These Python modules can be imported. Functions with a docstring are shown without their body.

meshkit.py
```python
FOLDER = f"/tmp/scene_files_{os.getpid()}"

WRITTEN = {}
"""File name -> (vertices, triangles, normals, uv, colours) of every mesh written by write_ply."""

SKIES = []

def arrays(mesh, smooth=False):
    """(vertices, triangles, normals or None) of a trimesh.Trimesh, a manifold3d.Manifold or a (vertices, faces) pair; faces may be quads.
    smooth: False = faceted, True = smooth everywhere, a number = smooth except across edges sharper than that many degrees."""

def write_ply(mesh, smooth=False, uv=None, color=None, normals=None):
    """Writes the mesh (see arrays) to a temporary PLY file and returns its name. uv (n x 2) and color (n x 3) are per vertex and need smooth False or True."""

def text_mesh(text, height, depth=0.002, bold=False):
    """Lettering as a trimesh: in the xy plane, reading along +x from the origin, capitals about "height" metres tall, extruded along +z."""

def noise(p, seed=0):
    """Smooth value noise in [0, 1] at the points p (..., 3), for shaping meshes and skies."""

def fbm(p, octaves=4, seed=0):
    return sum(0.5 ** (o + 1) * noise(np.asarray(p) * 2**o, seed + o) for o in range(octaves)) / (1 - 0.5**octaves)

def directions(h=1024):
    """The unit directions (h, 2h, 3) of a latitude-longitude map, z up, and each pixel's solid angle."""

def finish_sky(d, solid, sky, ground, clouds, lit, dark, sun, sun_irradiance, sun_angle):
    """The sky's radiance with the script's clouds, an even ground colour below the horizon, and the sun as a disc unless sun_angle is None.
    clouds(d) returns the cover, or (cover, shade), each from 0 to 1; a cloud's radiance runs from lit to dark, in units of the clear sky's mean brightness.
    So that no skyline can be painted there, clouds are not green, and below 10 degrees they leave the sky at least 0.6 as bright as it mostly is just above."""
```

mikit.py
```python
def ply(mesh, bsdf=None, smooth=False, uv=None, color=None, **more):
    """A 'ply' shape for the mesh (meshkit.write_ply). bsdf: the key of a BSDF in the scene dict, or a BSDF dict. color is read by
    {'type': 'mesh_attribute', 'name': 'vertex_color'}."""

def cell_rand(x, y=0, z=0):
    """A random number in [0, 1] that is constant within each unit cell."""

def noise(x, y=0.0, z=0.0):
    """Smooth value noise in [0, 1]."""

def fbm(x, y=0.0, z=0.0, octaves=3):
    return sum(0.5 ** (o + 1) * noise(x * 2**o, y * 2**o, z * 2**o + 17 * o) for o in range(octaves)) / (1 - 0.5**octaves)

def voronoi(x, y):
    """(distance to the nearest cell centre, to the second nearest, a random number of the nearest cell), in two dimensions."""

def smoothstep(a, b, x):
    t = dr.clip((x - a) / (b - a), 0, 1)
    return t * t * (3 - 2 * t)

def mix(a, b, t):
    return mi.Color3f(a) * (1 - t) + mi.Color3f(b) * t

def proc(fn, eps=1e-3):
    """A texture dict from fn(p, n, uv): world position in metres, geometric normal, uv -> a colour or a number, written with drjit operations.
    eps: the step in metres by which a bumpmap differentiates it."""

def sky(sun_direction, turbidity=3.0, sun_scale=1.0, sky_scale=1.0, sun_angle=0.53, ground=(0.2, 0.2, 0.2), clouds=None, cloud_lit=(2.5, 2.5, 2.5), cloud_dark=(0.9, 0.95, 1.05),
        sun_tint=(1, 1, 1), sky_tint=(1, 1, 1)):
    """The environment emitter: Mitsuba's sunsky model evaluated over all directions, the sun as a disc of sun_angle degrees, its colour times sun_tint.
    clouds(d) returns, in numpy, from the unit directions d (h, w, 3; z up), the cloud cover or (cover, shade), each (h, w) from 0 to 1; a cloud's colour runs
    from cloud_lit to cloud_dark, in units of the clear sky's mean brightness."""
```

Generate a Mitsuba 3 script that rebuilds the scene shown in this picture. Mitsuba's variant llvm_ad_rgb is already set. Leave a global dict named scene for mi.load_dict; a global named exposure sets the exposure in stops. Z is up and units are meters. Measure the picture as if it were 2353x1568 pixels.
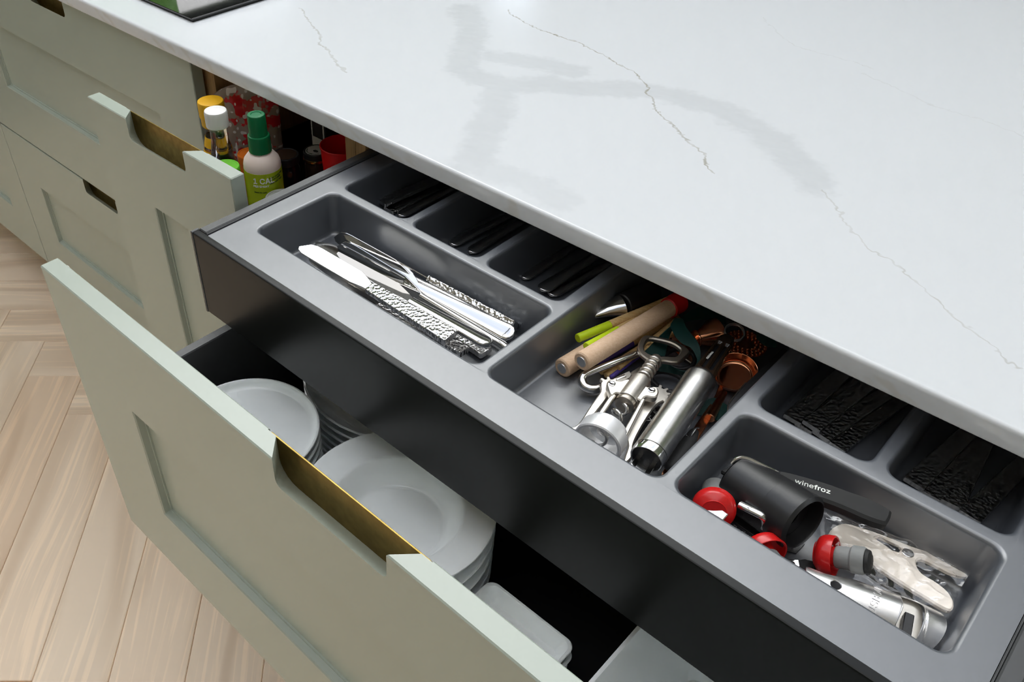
"""Kitchen drawers pulled out under a white quartz worktop: cutlery tray, pan drawer and pull-out, sage shaker fronts."""
import math, random
import numpy as np
import trimesh, manifold3d
import drjit as dr
import mitsuba as mi
import meshkit, mikit
from mikit import noise, fbm, voronoi, cell_rand, smoothstep, mix
from shapely.geometry import Polygon, LineString, box as sbox
from shapely import affinity

T4 = mi.ScalarTransform4f
random.seed(7)
rng = np.random.default_rng(11)
scene = {'type': 'scene'}
labels = {}

# ------------------------------------------------------------------ camera, sky, exposure
scene['camera'] = {
    'type': 'perspective', 'fov': 63.1645, 'fov_axis': 'x', 'near_clip': 0.02, 'far_clip': 200.0,
    'principal_point_offset_x': 0.113496, 'principal_point_offset_y': -0.046517,
    'to_world': T4().look_at(origin=[0.698348, -0.589804, 1.323701], target=[0.169647, -0.070126, 0.652575], up=[-0.470144, 0.479014, 0.741289])}


def cloud_cover(d):
    c = meshkit.fbm(d * 2.2 + 3.0, 4, 5)
    return np.clip((c - 0.30) * 3.0, 0.45, 1.0)


scene['sky'] = mikit.sky((-0.42, 0.48, 0.60), turbidity=3.5, sun_scale=0.15, sun_angle=50.0, sun_tint=(0.80, 0.98, 1.28), sky_scale=1.0, ground=(0.16, 0.19, 0.10),
                         clouds=cloud_cover, cloud_lit=(1.75, 1.75, 1.74), cloud_dark=(1.2, 1.23, 1.3))
exposure = 3.65

# ------------------------------------------------------------------ helpers
count = {}


def numbered(name):
    n = count.get(name, 0)
    count[name] = n + 1
    return name if n == 0 else f'{name}_{n:03d}'


def thing(name, label, cat, group=None):
    key = numbered(name)
    labels[key] = {'label': label, 'category': cat}
    if group:
        labels[key]['group'] = group
    return key


def part(parent, name, mesh, bsdf, smooth=35, label=None, **kw):
    key = numbered(parent + '__' + name)
    scene[key] = mikit.ply(mesh, bsdf, smooth, **kw)
    if label:
        labels[key] = {'label': label}
    return key


def whole(name, label, cat, mesh, bsdf, smooth=35, group=None, **kw):
    key = thing(name, label, cat, group)
    scene[key] = mikit.ply(mesh, bsdf, smooth, **kw)
    return key


def struct(name, mesh, bsdf, smooth=False, **kw):
    scene[name] = mikit.ply(mesh, bsdf, smooth, **kw)
    labels[name] = {'kind': 'structure'}
    return name


def tm(v, f):
    m = trimesh.Trimesh(np.asarray(v, float), np.asarray(f, int), process=False)
    m.merge_vertices()
    return m


def cat(*ms):
    return trimesh.util.concatenate([m for m in ms if m is not None])


def hull(pts):
    return trimesh.convex.convex_hull(np.asarray(pts, float))


def cbox(x0, x1, y0, y1, z0, z1, c=0.0008):
    """Box with chamfered edges."""
    p = []
    for x, sx in ((x0, 1), (x1, -1)):
        for y, sy in ((y0, 1), (y1, -1)):
            for z, sz in ((z0, 1), (z1, -1)):
                p += [(x, y + sy * c, z + sz * c), (x + sx * c, y, z + sz * c), (x + sx * c, y + sy * c, z)]
    return hull(p)


def frame(p0, p1, up=(0, 0, 1)):
    """4x4: origin p0, local x towards p1, local z as near to up as can be."""
    p0, p1, up = np.array(p0, float), np.array(p1, float), np.array(up, float)
    x = (p1 - p0) / np.linalg.norm(p1 - p0)
    z = up - x * (up @ x)
    z /= np.linalg.norm(z)
    m = np.eye(4)
    m[:3, 0], m[:3, 1], m[:3, 2], m[:3, 3] = x, np.cross(z, x), z, p0
    return m


def put(mesh, m):
    mesh = mesh.copy()
    mesh.apply_transform(m)
    return mesh


def move(mesh, *d):
    mesh = mesh.copy()
    mesh.apply_translation(d)
    return mesh


def dist(a, b):
    return float(np.linalg.norm(np.array(a, float) - np.array(b, float)))


def loft(rings, cap0=True, cap1=True):
    """Closed rings of equal count -> mesh."""
    n, v, f = len(rings[0]), np.vstack(rings), []
    for k in range(len(rings) - 1):
        for i in range(n):
            a, b = k * n + i, k * n + (i + 1) % n
            f += [(a, b, b + n), (a, b + n, a + n)]
    v = list(v)
    for on, k, flip in ((cap0, 0, True), (cap1, len(rings) - 1, False)):
        if on:
            c = len(v)
            v.append(np.mean(rings[k], axis=0))
            for i in range(n):
                a, b = k * n + i, k * n + (i + 1) % n
                f.append((b, a, c) if flip else (a, b, c))
    m = tm(v, f)
    m.fix_normals()
    return m


def sheet(rows):
    """Open grid of points -> one-sided sheet."""
    h, w, f = len(rows), len(rows[0]), []
    for i in range(h - 1):
        for j in range(w - 1):
            a = i * w + j
            f += [(a, a + 1, a + w + 1), (a, a + w + 1, a + w)]
    return trimesh.Trimesh(np.array(rows, float).reshape(-1, 3), f, process=False)


def lathe(prof, n=48):
    """(r, z) profile turned about z; profile from the bottom axis round to the top axis gives a closed solid."""
    a = np.arange(n) * 2 * np.pi / n
    v, f = [], []
    idx = []
    for r, z in prof:
        if r < 1e-6:
            idx.append([len(v)] * n)
            v.append((0, 0, z))
        else:
            idx.append(list(range(len(v), len(v) + n)))
            v += [(r * math.cos(t), r * math.sin(t), z) for t in a]
    for k in range(len(prof) - 1):
        for i in range(n):
            j = (i + 1) % n
            q = (idx[k][i], idx[k][j], idx[k + 1][j], idx[k + 1][i])
            if q[0] != q[1]:
                f.append((q[0], q[1], q[2]) if q[2] != q[3] else (q[0], q[1], q[2]))
            if q[2] != q[3]:
                f.append((q[0], q[2], q[3]))
    return trimesh.Trimesh(np.array(v, float), f, process=False)


def turned(p0, p1, prof, n=40):
    """Lathe whose axis runs from p0 to p1; prof = (r, s) with s in metres from p0."""
    m = lathe(prof, n)
    fr = frame(p0, p1, (0, 0, 1) if abs(np.array(p1)[2] - np.array(p0)[2]) < 0.9 * dist(p0, p1) else (0, 1, 0))
    r = np.eye(4)
    r[:3, 0], r[:3, 1], r[:3, 2], r[:3, 3] = fr[:3, 1], fr[:3, 2], fr[:3, 0], fr[:3, 3]
    return put(m, r)


def rod(p0, p1, r0, r1=None, c=0.0004, n=20):
    r1 = r0 if r1 is None else r1
    L = dist(p0, p1)
    return turned(p0, p1, [(0, 0), (r0 - c, 0), (r0, c), (r1, L - c), (r1 - c, L), (0, L)], n)


def spline(pts, n=8, closed=False):
    p = np.array(pts, float)
    N = len(p)
    out = []
    for i in range(N if closed else N - 1):
        a, b, c, d = (p[(i + k) % N] if closed else p[min(max(i + k, 0), N - 1)] for k in (-1, 0, 1, 2))
        for t in np.arange(n) / n:
            out.append(0.5 * ((2 * b) + (c - a) * t + (2 * a - 5 * b + 4 * c - d) * t * t + (3 * b - a - 3 * c + d) * t ** 3))
    if not closed:
        out.append(p[-1])
    return np.array(out)


def tube(path, r, n=12, closed=False, flat=1.0, up=(0, 0, 1)):
    """Round (or flattened: flat = height / width) tube along a path; r a number or one per point."""
    p = np.array(path, float)
    N = len(p)
    r = np.broadcast_to(r, (N,))
    t = (np.roll(p, -1, 0) - np.roll(p, 1, 0)) if closed else np.gradient(p, axis=0)
    t /= np.linalg.norm(t, axis=1, keepdims=True)
    a = np.arange(n) * 2 * np.pi / n
    rings = []
    s = np.cross(t[0], up)
    if np.linalg.norm(s) < 1e-3:
        s = np.cross(t[0], (1, 0.2, 0))
    for i in range(N):
        s = s - t[i] * (s @ t[i])
        s /= np.linalg.norm(s)
        u = np.cross(s, t[i])
        rings.append(p[i] + r[i] * (np.cos(a)[:, None] * s + flat * np.sin(a)[:, None] * u))
    if closed:
        rings.append(rings[0])
        return loft(rings, False, False)
    return loft(rings)


def rrect(w, h, r, n=5, cx=0.0, cy=0.0):
    """Rounded rectangle, counter-clockwise (x, y)."""
    out = []
    for sx, sy, a0 in ((1, 1, 0), (-1, 1, 90), (-1, -1, 180), (1, -1, 270)):
        for k in range(n + 1):
            a = math.radians(a0 + 90 * k / n)
            out.append((cx + sx * (w / 2 - r) + r * math.cos(a), cy + sy * (h / 2 - r) + r * math.sin(a)))
    return np.array(out)


def inset(loop, c):
    """Loop moved inwards (to its left if counter-clockwise) by c."""
    p = np.asarray(loop, float)
    d = np.roll(p, -1, 0) - p
    d /= np.maximum(np.linalg.norm(d, axis=1, keepdims=True), 1e-12)
    nrm = np.stack([-d[:, 1], d[:, 0]], 1)
    m = nrm + np.roll(nrm, 1, 0)
    k = np.maximum((m * nrm).sum(1, keepdims=True), 0.5)
    return p + m / k * c


def ccw(loop, want=True):
    p = np.asarray(loop, float)[:, :2]
    area = (p[:, 0] * np.roll(p[:, 1], -1) - p[:, 1] * np.roll(p[:, 0], -1)).sum()
    return p if (area > 0) == want else p[::-1]


def flat(outer, z0, z1, c=0.0005, holes=()):
    """Plate with chamfered edges from an outline (xy), with holes, from z0 to z1."""
    loops = [ccw(outer)] + [ccw(h, False) for h in holes]
    v, f = [], []

    def add(pts, z):
        a = len(v)
        v.extend((x, y, z) for x, y in pts)
        return a
    caps = {}
    for lp in loops:
        n = len(lp)
        inn = inset(lp, c)
        ids = [add(inn, z0), add(lp, z0 + c), add(lp, z1 - c), add(inn, z1)]
        for a, b in zip(ids[:-1], ids[1:]):
            for i in range(n):
                j = (i + 1) % n
                f += [(a + i, a + j, b + j), (a + i, b + j, b + i)]
        caps.setdefault('in', []).append(inn)
    g = Polygon(caps['in'][0], caps['in'][1:]).buffer(0)
    pv, pf = np.zeros((0, 2)), np.zeros((0, 3), int)
    for q in getattr(g, 'geoms', [g]):
        qv, qf = trimesh.creation.triangulate_polygon(q, engine='earcut')
        pf = np.vstack([pf, np.array(qf) + len(pv)])
        pv = np.vstack([pv, qv])
    a = add(pv, z1)
    tri = pv[pf]
    cr = (tri[:, 1, 0] - tri[:, 0, 0]) * (tri[:, 2, 1] - tri[:, 0, 1]) - (tri[:, 1, 1] - tri[:, 0, 1]) * (tri[:, 2, 0] - tri[:, 0, 0])
    pf[cr < 0] = pf[cr < 0][:, ::-1]
    f += [tuple(x) for x in (pf + a).tolist()]
    a = add(pv, z0)
    f += [tuple(x) for x in (pf[:, ::-1] + a).tolist()]
    return tm(v, f)


def xy(pts):
    return np.array(pts, float)[:, :2]


def plate(pts, t, c=0.0005, holes=(), n=0):
    """Flat thing lying level: its outline's points (x, y, top z), thickness t; n > 0 rounds the outline."""
    p = np.array(pts, float)
    z = p[:, 2].mean()
    o = spline(p[:, :2], n, True) if n else p[:, :2]
    return flat(o, z - t, z, c, [xy(h) if np.array(h).shape[1] == 3 else h for h in holes])


def ring_pts(cx, cy, rx, ry=None, n=24):
    a = np.arange(n) * 2 * np.pi / n
    return np.stack([cx + rx * np.cos(a), cy + (ry or rx) * np.sin(a)], 1)


def to_man(m):
    m = m.copy()
    m.merge_vertices()
    return manifold3d.Manifold(manifold3d.Mesh(np.asarray(m.vertices, np.float32), np.asarray(m.faces, np.uint32)))


def from_man(m):
    q = m.to_mesh()
    return trimesh.Trimesh(q.vert_properties[:, :3].astype(float), q.tri_verts.astype(int), process=False)


def cut(a, *bs):
    m = to_man(a)
    for b in bs:
        m = m - to_man(b)
    return from_man(m)


def strip(left, right, t=0.0007, n=6):
    """Ribbon between two edge lines."""
    L, R = spline(left, n), spline(right, n)
    w = L - R
    tang = np.gradient((L + R) / 2, axis=0)
    nn = np.cross(tang, w)
    nn /= np.linalg.norm(nn, axis=1, keepdims=True) + 1e-12
    return loft([np.array([l + d * t / 2, r + d * t / 2, r - d * t / 2, l - d * t / 2]) for l, r, d in zip(L, R, nn)])


def lettering(text, height, m, bold=False, depth=0.0004):
    """Text in the plane of the 4x4 m: reading along its x."""
    return put(meshkit.text_mesh(text, height, depth, bold), m)


# ------------------------------------------------------------------ materials
def rgb(*c):
    return {'type': 'rgb', 'value': list(c)}


def prin(name, color, rough=0.5, spec=0.5, two=False, **kw):
    d = {'type': 'principled', 'base_color': color if isinstance(color, dict) else rgb(*color), 'roughness': rough, **({} if 'eta' in kw else {'specular': spec}), **kw}
    scene[name] = {'type': 'twosided', 'bsdf': d} if two else d
    return name


def bumped(name, base, fn, scale, eps=0.0004):
    scene[name] = {'type': 'bumpmap', 'arbitrary': mikit.proc(fn, eps), 'scale': scale, 'bsdf': base}
    return name


VEIN_A = [(-0.0776,0.4121,0.8996),(-0.0526,0.3962,0.8996),(-0.0212,0.3855,0.8996),(0.0066,0.3773,0.8996),(0.0317,0.3788,0.8996),(0.0690,0.3772,0.8996),(0.0971,0.3724,0.8996),(0.1330,0.3599,0.8996),(0.1587,0.3511,0.8996),(0.1850,0.3423,0.8996),(0.2072,0.3272,0.8996),(0.2173,0.3191,0.8996),(0.2204,0.3046,0.8996),(0.2386,0.2966,0.8996),(0.2530,0.2775,0.8996),(0.2705,0.2624,0.8996),(0.2912,0.2516,0.8996),(0.3077,0.2378,0.8996),(0.3254,0.2261,0.8996),(0.3441,0.2164,0.8996),(0.3566,0.2081,0.8996),(0.3688,0.1936,0.8996),(0.3823,0.1812,0.8996)]
VEIN_B = [(0.4765,0.2239,0.8996),(0.4980,0.2046,0.8996),(0.5094,0.1882,0.8996),(0.5263,0.1729,0.8996),(0.5438,0.1597,0.8996),(0.5559,0.1538,0.8996),(0.5729,0.1494,0.8996),(0.5905,0.1372,0.8996),(0.6028,0.1333,0.8996),(0.6139,0.1224,0.8996),(0.6328,0.1077,0.8996),(0.6482,0.1013,0.8996),(0.6621,0.0934,0.8996),(0.6815,0.0815,0.8996),(0.7000,0.0729,0.8996)]
VEIN_C = [(0.2050,0.6362,0.8996),(0.2515,0.5883,0.8996),(0.2840,0.5654,0.8996),(0.3178,0.5627,0.8996),(0.3610,0.5681,0.8996),(0.3889,0.5603,0.8996)]
VEIN_D = [(0.3823,0.5408,0.8996),(0.4343,0.5188,0.8996),(0.4796,0.5036,0.8996),(0.5136,0.5013,0.8996),(0.5519,0.4955,0.8996),(0.5817,0.4878,0.8996)]
VEIN_E = [(-0.3042,0.2071,0.8996),(-0.2423,0.1751,0.8996),(-0.2043,0.1583,0.8996),(-0.1690,0.1329,0.8996),(-0.1245,0.1135,0.8996),(-0.0822,0.0956,0.8996)]
BAND_1 = [(-0.1250,0.3720,0.8996),(-0.0609,0.3131,0.8996),(-0.0135,0.2501,0.8996),(0.0184,0.2015,0.8996),(0.0640,0.1987,0.8996),(0.0994,0.2059,0.8996),(0.1221,0.2455,0.8996),(0.1679,0.2629,0.8996),(0.1981,0.2919,0.8996),(0.2292,0.3097,0.8996),(0.2675,0.3244,0.8996),(0.3146,0.3207,0.8996),(0.3584,0.3089,0.8996),(0.3929,0.2913,0.8996),(0.4221,0.2715,0.8996),(0.4486,0.2454,0.8996),(0.4653,0.2309,0.8996)]
BAND_2 = [(0.0920,0.1901,0.8996),(0.1233,0.1445,0.8996),(0.1521,0.0950,0.8996),(0.1754,0.0532,0.8996),(0.1926,0.0230,0.8996)]
BAND_3 = [(0.1973,0.0210,0.8996),(0.2288,0.0324,0.8996),(0.2590,0.0370,0.8996),(0.2991,0.0307,0.8996)]
BAND_4 = [(0.0188,0.2606,0.8996),(0.0564,0.2767,0.8996),(0.0893,0.2886,0.8996),(0.1255,0.2947,0.8996)]


def seg_dist(x, y, line):
    d = mi.Float(9.0)
    for (ax, ay, _), (bx, by, _) in zip(line[:-1], line[1:]):
        ex, ey = bx - ax, by - ay
        t = dr.clip(((x - ax) * ex + (y - ay) * ey) / (ex * ex + ey * ey), 0, 1)
        d = dr.minimum(d, dr.square(x - ax - t * ex) + dr.square(y - ay - t * ey))
    return dr.sqrt(d)


def quartz(p, n, uv):
    x, y = p.x, p.y
    wx = x + 0.010 * (fbm(x * 45, y * 45, 3.0) - 0.5) + 0.004 * (noise(x * 260, y * 260, 8.0) - 0.5)
    wy = y + 0.010 * (fbm(x * 45, y * 45, 13.0) - 0.5) + 0.004 * (noise(x * 260, y * 260, 18.0) - 0.5)
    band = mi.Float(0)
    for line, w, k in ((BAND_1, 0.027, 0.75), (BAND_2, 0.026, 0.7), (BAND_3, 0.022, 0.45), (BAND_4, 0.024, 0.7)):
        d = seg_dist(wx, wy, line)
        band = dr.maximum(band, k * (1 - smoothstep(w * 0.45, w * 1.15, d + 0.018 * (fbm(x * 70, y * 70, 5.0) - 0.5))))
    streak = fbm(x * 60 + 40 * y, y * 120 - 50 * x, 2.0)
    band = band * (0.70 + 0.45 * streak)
    vein = mi.Float(0)
    for line, w, k in ((VEIN_A, 0.0011, 0.85), (VEIN_B, 0.0010, 0.42), (VEIN_C, 0.0012, 0.16), (VEIN_D, 0.0012, 0.14), (VEIN_E, 0.0014, 0.55)):
        vein = dr.maximum(vein, k * (1 - smoothstep(w * 0.3, w * 1.6, seg_dist(wx, wy, line))) * (0.45 + 0.8 * noise(x * 90, y * 90, 4.0)))
    edge = dr.select(n.z < 0.5, smoothstep(0.60, 0.80, fbm(x * 30, p.z * 70 + x * 22, 6.0)) * 0.4, 0.0)
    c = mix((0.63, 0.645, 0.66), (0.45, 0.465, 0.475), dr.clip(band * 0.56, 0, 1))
    c = mix(c, (0.36, 0.35, 0.31), dr.clip(vein, 0, 1))
    return mix(c, (0.50, 0.47, 0.40), edge)


def oak_floor(p, n, uv):
    u, v = uv.x, uv.y
    tone = cell_rand(dr.floor(v / 2.0), 3, 1)
    tone2 = cell_rand(dr.floor(v / 2.0), 7, 5)
    w = v + 0.02 * (noise(u * 3.5, v * 9, 2.0) - 0.5)
    grain = fbm(u * 5, w * 150, 1.0)
    fig = noise(u * 2.6, w * 26 + 3 * noise(u * 2.2, v * 10, 9.0), 6.0)
    c = mix((0.86, 0.69, 0.53), (0.78, 0.59, 0.43), tone)
    c = mix(c, (0.87, 0.73, 0.58), tone2 * 0.6)
    c = mix(c, c * mi.Color3f(0.70, 0.63, 0.56), smoothstep(0.42, 0.90, fig) * 0.5)
    c = mix(c, c * mi.Color3f(1.22, 1.2, 1.16), smoothstep(0.50, 0.78, grain) * 0.6)
    return c


def oak_panel(p, n, uv):
    s = dr.select(dr.abs(n.x) > 0.5, p.y, p.x)
    g = fbm(s * 420, p.z * 6, 2.0)
    g2 = noise(s * 120, p.z * 3, 7.0)
    return mix((0.47, 0.30, 0.15), (0.30, 0.175, 0.075), dr.clip(0.65 * g + 0.45 * g2, 0, 1))


def brass_tone(p, n, uv):
    return mix((0.36, 0.255, 0.075), (0.22, 0.145, 0.035), fbm(p.x * 160, p.z * 160, p.y * 160))


def hammer(p, n, uv):
    a, b, c = voronoi(p.x * 300, p.y * 300)
    return dr.minimum(a, 0.75)


def leather(p, n, uv):
    return fbm(p.x * 900, p.y * 900, p.z * 900)


def stainless(p, n, uv):
    return mix((0.66, 0.65, 0.63), (0.54, 0.53, 0.51), noise(p.x * 250, p.y * 250, p.z * 250))


def stick_wood(p, n, uv):
    return mix((0.68, 0.50, 0.35), (0.56, 0.37, 0.235), fbm((p.x - p.y) * 700, (p.x + p.y) * 380, p.z * 900))


def bamboo(p, n, uv):
    return mix((0.66, 0.47, 0.23), (0.50, 0.31, 0.12), noise((p.x + p.y * 0.55) * 55, (p.x * 0.55 - p.y) * 900, p.z * 900))


def foliage(p, n, uv):
    return mix((0.06, 0.17, 0.03), (0.17, 0.33, 0.06), fbm(p.x * 4, p.y * 4, p.z * 4))


def lime_print(p, n, uv):
    f = noise(p.x * 60, p.z * 25, 3.0)
    return mix((0.24, 0.35, 0.006), (0.40, 0.47, 0.01), f)


def red_print(p, n, uv):
    a = fbm(p.x * 70 + p.y * 40, p.z * 75, 4.0)
    b = noise(p.x * 160 + p.y * 90, p.z * 170, 9.0)
    c = mix((0.30, 0.23, 0.19), (0.50, 0.012, 0.02), smoothstep(0.47, 0.55, a))
    return mix(c, (0.66, 0.62, 0.60), smoothstep(0.68, 0.78, b))


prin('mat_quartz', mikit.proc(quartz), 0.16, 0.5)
prin('mat_oak_floor', mikit.proc(oak_floor), 0.42, 0.4)
prin('mat_oak_panel', mikit.proc(oak_panel), 0.5, 0.4)
prin('mat_sage', (0.335, 0.375, 0.32), 0.34, eta=1.65)
prin('mat_brass', mikit.proc(brass_tone), 0.38, 0.5, metallic=1.0)
prin('mat_wall', (0.80, 0.785, 0.76), 0.8, 0.2, two=True)
prin('mat_window_frame', (0.08, 0.08, 0.085), 0.5, 0.4)
prin('mat_leaf', mikit.proc(foliage), 0.7, 0.2, two=True)
prin('mat_tray', (0.066, 0.073, 0.085), 0.38, eta=2.25)
prin('mat_anthracite', (0.008, 0.0085, 0.008), 0.26, 0.18)
prin('mat_rail', (0.035, 0.036, 0.038), 0.40, eta=1.75)
prin('mat_black', (0.012, 0.012, 0.013), 0.38, 0.5)
prin('mat_black_gloss', (0.010, 0.010, 0.012), 0.12, 0.5)
prin('mat_black_glass', (0.004, 0.004, 0.005), 0.03, 0.9)
prin('mat_rubber', (0.022, 0.022, 0.022), 0.6, 0.3)
prin('mat_chrome', (0.66, 0.65, 0.635), 0.06, 0.5, metallic=1.0)
bumped('mat_hammered', {'type': 'principled', 'base_color': rgb(0.66, 0.65, 0.635), 'roughness': 0.12, 'metallic': 1.0, 'specular': 0.5}, hammer, 0.0011, 0.0004)
prin('mat_satin', (0.62, 0.585, 0.53), 0.38, 0.5, metallic=1.0)
prin('mat_stainless', mikit.proc(stainless), 0.25, 0.5, metallic=1.0)
prin('mat_pale_metal', (0.74, 0.74, 0.75), 0.42, 0.5, metallic=0.5)
prin('mat_brushed', (0.74, 0.73, 0.72), 0.30, 0.5, metallic=1.0)
prin('mat_bronze', (0.42, 0.375, 0.32), 0.34, 0.5, metallic=1.0)
prin('mat_copper', (0.80, 0.36, 0.20), 0.12, 0.5, metallic=1.0)
prin('mat_gold', (0.70, 0.52, 0.20), 0.2, 0.5, metallic=1.0)
prin('mat_stick', mikit.proc(stick_wood), 0.6, 0.3)
prin('mat_bamboo', mikit.proc(bamboo), 0.5, 0.35)
prin('mat_lime', (0.48, 0.62, 0.012), 0.4, 0.5)
prin('mat_purple', (0.085, 0.055, 0.30), 0.4, 0.5)
prin('mat_red', (0.55, 0.012, 0.012), 0.24, 0.5)
prin('mat_red_cup', (0.66, 0.008, 0.010), 0.4, 0.4)
prin('mat_grey_rubber', (0.21, 0.215, 0.21), 0.55, 0.4)
prin('mat_porcelain', (0.80, 0.825, 0.83), 0.10, 0.5)
prin('mat_white_plastic', (0.80, 0.79, 0.76), 0.4, 0.5)
prin('mat_cream', (0.84, 0.76, 0.67), 0.34, 0.5)
prin('mat_yellow', (0.78, 0.42, 0.01), 0.45, 0.4)
prin('mat_green', (0.003, 0.135, 0.045), 0.35, 0.5)
prin('mat_pink', (0.72, 0.60, 0.53), 0.42, 0.4)
prin('mat_lime_lid', (0.20, 0.66, 0.06), 0.4, 0.4)
prin('mat_orange', (0.74, 0.17, 0.015), 0.4, 0.4)
prin('mat_label_lime', mikit.proc(lime_print), 0.4, 0.4)
prin('mat_packet', mikit.proc(red_print), 0.22, 0.6, two=True)
prin('mat_print_white', (0.75, 0.76, 0.72), 0.5, 0.3)
prin('mat_print_dark', (0.02, 0.05, 0.02), 0.5, 0.3)
prin('mat_paper_grey', (0.42, 0.41, 0.39), 0.5, 0.3)
prin('mat_lid_silver', (0.42, 0.43, 0.40), 0.35, 0.5, metallic=0.4)
prin('mat_dark_food', (0.030, 0.016, 0.010), 0.3, 0.5)
prin('mat_smoke', (0.022, 0.013, 0.008), 0.08, 0.6)
prin('mat_ribbon', (0.002, 0.028, 0.024), 0.55, 0.3, two=True, sheen=0.1)
scene['mat_glass'] = {'type': 'dielectric', 'int_ior': 1.5, 'ext_ior': 1.0}
scene['mat_film'] = {'type': 'thindielectric', 'int_ior': 1.5, 'ext_ior': 1.0}

# ------------------------------------------------------------------ the room
RX0, RX1, RY0, RY1, RZ = -4.5, 3.2, -3.0, 4.4, 2.7
struct('floor', cbox(RX0, RX1, RY0, RY1, -0.10, -0.0135, 0.001), 'mat_dark_food')


def plank_mesh(L, w, u0, v0):
    m = cbox(0, L, 0, w, -0.0135, 0.0, 0.0012)
    uv = np.stack([m.vertices[:, 0] + u0, m.vertices[:, 1] + v0], 1)
    return m, uv


PL, PW = 0.637, 0.1295
plank_plys = []
for k in range(12):
    m, uv = plank_mesh(PL - 0.0008, PW - 0.0008, rng.uniform(0, 40), 2 * k + rng.uniform(0.2, 1.6))
    plank_plys.append(mikit.ply(m, 'mat_oak_floor', False, uv=uv))
S2 = math.sqrt(0.5)


def plank_at(pp, qq, turn):
    """One herringbone block whose corner is at (p, q) along the two diagonals."""
    x, y = (pp + qq) * S2, (qq - pp) * S2
    cx, cy = (x + (PL * S2 / 2 if True else 0), y)
    if not (-2.6 < x < 1.6 and -2.0 < y < 0.55):
        return
    key = numbered('floor__plank')
    scene[key] = {**plank_plys[int(rng.integers(12))], 'to_world': T4().translate([x, y, 0]).rotate([0, 0, 1], -45 if turn == 0 else 45)}


for i in range(-16, 17):
    for j in range(-4, 5):
        p0, q0 = -0.5478 + i * PW + j * PL, -0.8085 + i * PW - j * PL
        plank_at(p0, q0, 0)                    # runs along +p
        plank_at(p0, q0, 1)                    # runs along +q, just above the first one's head

WT = 0.15


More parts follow.
